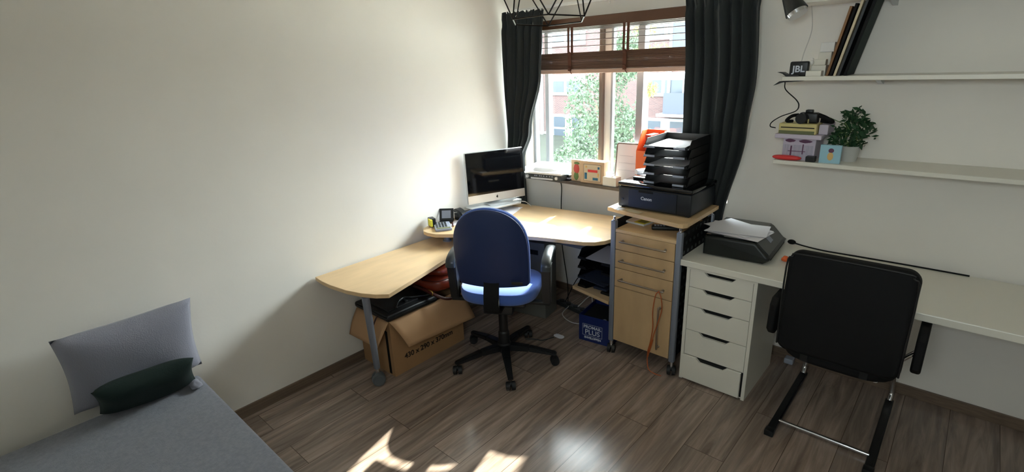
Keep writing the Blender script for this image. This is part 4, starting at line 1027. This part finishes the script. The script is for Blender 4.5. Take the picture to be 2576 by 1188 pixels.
for i, (pts, m_, lab) in enumerate((
    ([(-2.05, 2.84, .03), (-2.02, 2.72, .02), (-1.90, 2.68, .008), (-1.80, 2.76, .008), (-1.86, 2.88, .02), (-1.92, 2.95, .14)], 'whitecable', 'grey cable curling forward on the floor under the desk'),
    ([(-1.98, 2.86, .04), (-1.90, 2.92, .13), (-1.80, 2.94, .10), (-1.74, 2.90, .02), (-1.66, 2.88, .008)], 'whitecable', 'thin pale cable beside the blue box under the desk'),
    ([(-2.1, 2.86, .04), (-2.06, 3.0, .22), (-1.95, 3.08, .24), (-1.80, 3.08, .20), (-1.60, 3.08, .17)], 'blackmat', 'black cable along the wall under the desk'),
    ([(-2.02, 2.30, .008), (-1.97, 2.34, .006), (-1.92, 2.36, .006), (-1.885, 2.44, .006)], 'panelgrey', 'short dark cable on the floor under the chair'))):
    bm = nb(); tube(bm, pts, .0035, 6, 8); one('floor_cable', bm, M[m_], lab, 'cable', smooth=True)
bm = nb(); blob(bm, (-1.865, 2.47, .007), .04, .025, .006, n=14, noise=.1); one('paper_scrap', bm, M['paper'], 'white scrap on the floor under the desk', 'scrap', smooth=True)
bm = nb(); box(bm, -1.90, -1.80, 3.06, 3.108, .14, .22, bev=.006); one('wall_adapter', bm, M['panelgrey'], 'dark adapter on the wall low under the desk', 'adapter')
fl = thing('file_holder', 'pale grey document holder standing behind the chair under the desk', 'file holder', (-2.26, 2.68, 0), math.radians(10))
obj('holder_body', B(-.15, .15, -.09, .09, 0, .58, bev=.006), M['filegrey'], fl, local=True)
obj('grip_hole', B(.02, .10, -.092, -.0895, .49, .525, bev=.001), M['dark'], fl, local=True)
so2 = thing('wall_socket', 'white plug low at the back wall under the white desk', 'plug', (-.585, 3.085, .0))
obj('plug_body', B(-.615, -.565, 3.05, 3.10, .0, .035, bev=.006), M['keys'], so2)

# ================================================================ WALL SHELVES
def shelf(z, x0, x1, y0, label, br):
    t = thing('wall_shelf', label, 'shelf', ((x0+x1)/2, (y0+YW)/2, z-.02))
    obj('shelf_board', B(x0, x1, y0, YW, z-.02, z, bev=.002), M['white'], t)
    for x in br:
        obj('bracket', prism(nb(), [(x, YW, z-.02), (x, YW-.12, z-.02), (x, YW-.12, z-.026), (x, YW-.03, z-.045), (x, YW, z-.05)], (.02, 0, 0)), M['alu'], t)
shelf(1.662, -.775, .45, 2.885, 'middle white wall shelf, holding the speaker', (-.40, .2))
shelf(1.252, -.762, .45, 2.86, 'lowest white wall shelf, holding the red case', (-.45, .2))
shelf(2.012, -.765, .45, 2.885, 'topmost white wall shelf with the clip lamp at its end', (-.40, .2))
# middle shelf
sk = thing('bluetooth_speaker', 'black speaker with white lettering on the middle wall shelf', 'speaker', (-.706, 2.905, 1.662))
obj('speaker_body', B(-.748, -.664, 2.892, 2.922, 1.662, 1.732, bev=.008, seg=3), M['black'], sk, smooth=True)
bm = nb(); text(bm, 'JBL', .042, (-.706, 2.8915, 1.683), (1, 0, 0), (0, 0, 1), align='CENTER', bold=.001); obj('lettering', bm, M['whiteprint'], sk)
for (a, b, c_, d, e, g, lab) in ((-.672, -.606, 2.888, 2.935, 1.662, 1.687, 'small white box in front of the speaker end on the middle shelf'),
                              (-.664, -.600, 2.94, 3.0, 1.662, 1.7105, 'white box standing behind the small one on the middle shelf'),
                              (-.655, -.600, 3.02, 3.08, 1.662, 1.770, 'tall white box at the back of the middle shelf'),):
    one('white_box', B(a, b, c_, d, e, g, bev=.002), M['white'], lab, 'box', 'white boxes on the middle shelf')
one('white_box', B(-.652, -.592, 3.02, 3.085, 1.7705, 1.815, bev=.002), M['whitemat'], 'white box lying on the tall one on the middle shelf', 'box', 'white boxes on the middle shelf')
one('white_box', B(-.655, -.605, 2.945, 2.99, 1.7110, 1.738, bev=.002), M['white'], 'little white box on the stack behind the speaker', 'box', 'white boxes on the middle shelf')
one('white_figurine', blob(blob(nb(), (-.668, 2.965, 1.723), .008, .008, .0122, n=14), (-.668, 2.965, 1.739), .007, .007, .007, n=14), M['whitemat'], 'tiny white figurine beside the stack behind the speaker', 'figurine', smooth=True)
for i, (xb, m_, h_) in enumerate(((-.588, 'bronze', .30), (-.572, 'blackmat', .31), (-.556, 'olivepaper', .32), (-.540, 'black', .34), (-.515, 'blackmat', .36))):
    lx = .10+.004*i
    t = thing('leaning_frame', ['bronze-edged', 'black-edged', 'cream-edged', 'glossy black', 'broad black'][i]+' picture frame leaning sideways on the middle shelf', 'picture frame', (xb, 2.97, 1.662), 0, 'frames leaning on the middle shelf')
    prf = [(xb, 2.895, 1.663), (xb+.010, 2.895, 1.662), (xb+lx*h_*1.9+.010, 2.895, 1.662+h_), (xb+lx*h_*1.9, 2.895, 1.663+h_)]
    obj('frame_board', prism(nb(), prf, (0, .20, 0)), M[m_], t)
    prf2 = [(xb+.0125, 2.905, 1.668), (xb+.0115, 2.905, 1.668), (xb+lx*h_*1.9+.0095, 2.905, 1.655+h_), (xb+lx*h_*1.9+.0105, 2.905, 1.655+h_)]
    if i in (4,): obj('picture_face', prism(nb(), prf2, (0, .18, 0)), M['greencush'], t)
cl = thing('shelf_clamp', 'black clamp gripping the left end of the middle shelf', 'clamp', (-.79, 2.91, 1.62))
obj('upper_jaw', prism(nb(), [(-.800, 2.885, 1.684), (-.775, 2.885, 1.676), (-.758, 2.885, 1.6625), (-.70, 2.885, 1.6625), (-.70, 2.885, 1.668), (-.758, 2.885, 1.674), (-.775, 2.885, 1.683)], (0, .05, 0)), M['black'], cl)
obj('lower_jaw', prism(nb(), [(-.812, 2.885, 1.620), (-.775, 2.885, 1.634), (-.68, 2.885, 1.640), (-.68, 2.885, 1.6415), (-.785, 2.885, 1.640)], (0, .05, 0)), M['black'], cl)
bm = nb(); tube(bm, [(-.762, 2.90, 1.636), (-.752, 2.89, 1.60), (-.70, 2.90, 1.55), (-.690, 2.92, 1.52), (-.705, 2.93, 1.492), (-.76, 2.90, 1.468), (-.795, 2.88, 1.440), (-.80, 2.88, 1.418), (-.775, 2.885, 1.411)], .0028, 6, 6)
one('lamp_cable', bm, M['blackmat'], 'black cable looping from the clamp down past the lowest shelf stack', 'cable', smooth=True)
# top lamp
cp_ = thing('clip_lamp', 'black cone clip lamp at the left end of the top shelf', 'lamp', (-.77, 2.88, 1.93))
ax0 = Vector((-.790, 2.88, 2.035)); ax1 = Vector((-.740, 2.865, 1.955)); dd = (ax1-ax0).normalized()
bm = nb(); tube(bm, [ax0-dd*.03, ax0, ax0+dd*.02, ax1], .03, 24, 0); 
for v in bm.verts: pass
bm.free(); bm = nb(); cyl(bm, ax0-dd*.02, ax1, .026, .050, 28); obj('shade', bm, M['printer_g'], cp_, smooth=True)
obj('rim', cyl(nb(), ax1-dd*.001, ax1+dd*.016, .046, .043, 28), M['chrome'], cp_, smooth=True)
bm = nb(); tube(bm, [ax0, (-.77, 2.90, 2.05), (-.75, 2.92, 2.03)], .007, 8, 3); box(bm, -.768, -.72, 2.90, 2.94, 2.0122, 2.026, bev=.003); obj('clip_arm', bm, M['black'], cp_)
bm = nb(); tube(bm, [(-.735, 3.09, 2.00), (-.722, 3.105, 1.90), (-.728, 3.11, 1.84), (-.745, 3.105, 1.76), (-.75, 3.09, 1.667)], .002, 6, 6); one('white_lamp_cord', bm, M['whitecable'], 'thin white cord hanging on the wall between top and middle shelf', 'cord', smooth=True)
# lower shelf
Z = 1.252
bm = nb(); blob(bm, (-.705, 2.882, Z+.013), .068, .022, .012, power=2.6, n=30); one('red_case', bm, M['redpl'], 'flat shiny red case on the left of the lowest shelf', 'case', smooth=True)
one('black_tin', B(-.617, -.575, 2.872, 2.91, Z, Z+.027, bev=.003), M['black'], 'small black tin between the red case and the blue card', 'tin')
cbx = thing('patterned_carton', 'pale lilac patterned carton on the lowest shelf', 'carton', (-.66, 2.98, Z))
obj('carton_body', B(-.737, -.588, 2.91, 3.08, Z, Z+.108, bev=.002), M['lilac'], cbx)
bm = nb(); rn_ = random.Random(4)
for k in range(26): box(bm, -.732+k*.0053, -.732+k*.0053+rn_.choice((.001, .0018)), 2.9085, 2.9098, Z+.004, Z+.075)
obj('pale_stripes', bm, M['keys'], cbx)
bm = nb(); blob(bm, (-.705, 2.9095, Z+.096), .024, .001, .008, n=14, noise=.2); blob(bm, (-.635, 2.9095, Z+.095), .03, .001, .008, n=14, noise=.2); box(bm, -.700, -.693, 2.908, 2.9095, Z+.01, Z+.07); box(bm, -.645, -.640, 2.908, 2.9095, Z+.03, Z+.08); box(bm, -.71, -.63, 2.9078, 2.909, Z+.042, Z+.045); obj('plum_marks', bm, M['plum'], cbx)
one('white_tray', B(-.775, -.562, 2.885, 3.10, Z+.1085, Z+.130, bev=.003), M['lilac'], 'thin white lidded tray on top of the patterned carton', 'tray')
gb = thing('cream_case', 'cream box with a dark slot lying on the white tray', 'box', (-.67, 2.95, Z+.13))
obj('case_body', B(-.765, -.592, 2.90, 3.02, Z+.1302, Z+.182, bev=.004), M['cream'], gb)
obj('olive_base', B(-.762, -.600, 2.8985, 2.90, Z+.131, Z+.147), M['olive'], gb)
obj('dark_slot', B(-.755, -.602, 2.8985, 2.90, Z+.160, Z+.165), M['print'], gb)
one('white_box', B(-.588, -.548, 2.93, 3.08, Z+.1302, Z+.178, bev=.003), M['lilac'], 'white box to the right of the cream box on the lowest shelf', 'box')
cm = thing('camera_with_strap', 'black camera with bundled strap on the cream box', 'camera', (-.65, 2.96, Z+.182))
ZB = Z+.182
bm = nb(); box(bm, -.685, -.60, 2.93, 2.975, ZB, ZB+.052, bev=.008, seg=3); box(bm, -.660, -.628, 2.935, 2.97, ZB+.05, ZB+.066, bev=.004); obj('camera_body', bm, M['black'], cm, smooth=True)
obj('lens', cyl(nb(), (-.662, 2.93, ZB+.026), (-.668, 2.895, ZB+.026), .024, .026, 24), M['black'], cm, smooth=True)
obj('strap', tube(nb(), [(-.60, 2.95, ZB+.04), (-.57, 2.94, ZB+.03), (-.54, 2.95, ZB+.012), (-.56, 3.0, ZB+.006), (-.60, 3.0, ZB+.01)], .011, 8, 5), M['blackmat'], cm, smooth=True)
obj('strap', tube(nb(), [(-.69, 2.94, ZB+.04), (-.715, 2.92, ZB+.035), (-.735, 2.91, ZB+.012), (-.71, 2.93, ZB+.009)], .008, 8, 5), M['blackmat'], cm, smooth=True)
obj('yellow_tag', B(-.640, -.636, 2.918, 2.930, ZB+.002, ZB+.022), M['cream'], cm)
cd_ = thing('picture_card', 'light blue card with a small plain figure on the lowest shelf', 'picture card', (-.52, 2.90, Z))
obj('card', B(-.560, -.470, 2.885, 2.905, Z, Z+.088, bev=.001), M['skyblue'], cd_)
bm = nb(); blob(bm, (-.513, 2.8848, Z+.034), .013, .0012, .020, n=16); obj('tan_shape', bm, M['tan'], cd_, smooth=True)
bm = nb(); blob(bm, (-.512, 2.8848, Z+.062), .012, .0012, .011, n=16); obj('plum_shape', bm, M['plum'], cd_, smooth=True)
pp = thing('potted_plant', 'dark green trailing plant at the right of the lowest shelf', 'plant', (-.46, 3.0, Z))
bm = nb(); lathe(bm, [(.035, 0), (.045, .07), (.048, .075), (.04, .075), (.035, .06)], (-.455, 3.0, Z)); obj('pot', bm, M['pot'], pp, smooth=True)
bm = nb(); leaves(bm, (-.445, 2.995, Z+.16), (.085, .07, .10), 260, .018, 9, shell=.2); leaves(bm, (-.52, 2.97, Z+.115), (.03, .05, .06), 60, .015, 19, shell=.2); obj('foliage', bm, M['plant'], pp, kind='stuff')
bm = nb(); rn_ = random.Random(2)
for k in range(9): tube(bm, [(-.455, 3.0, Z+.06), (-.46+rn_.uniform(-.05, .05), 3.0+rn_.uniform(-.04, .03), Z+.13), (-.47+rn_.uniform(-.09, .07), 2.98+rn_.uniform(-.05, .04), Z+.16+rn_.uniform(-.08, .08))], .0018, 5, 4)
obj('stems', bm, M['greenblot'], pp)
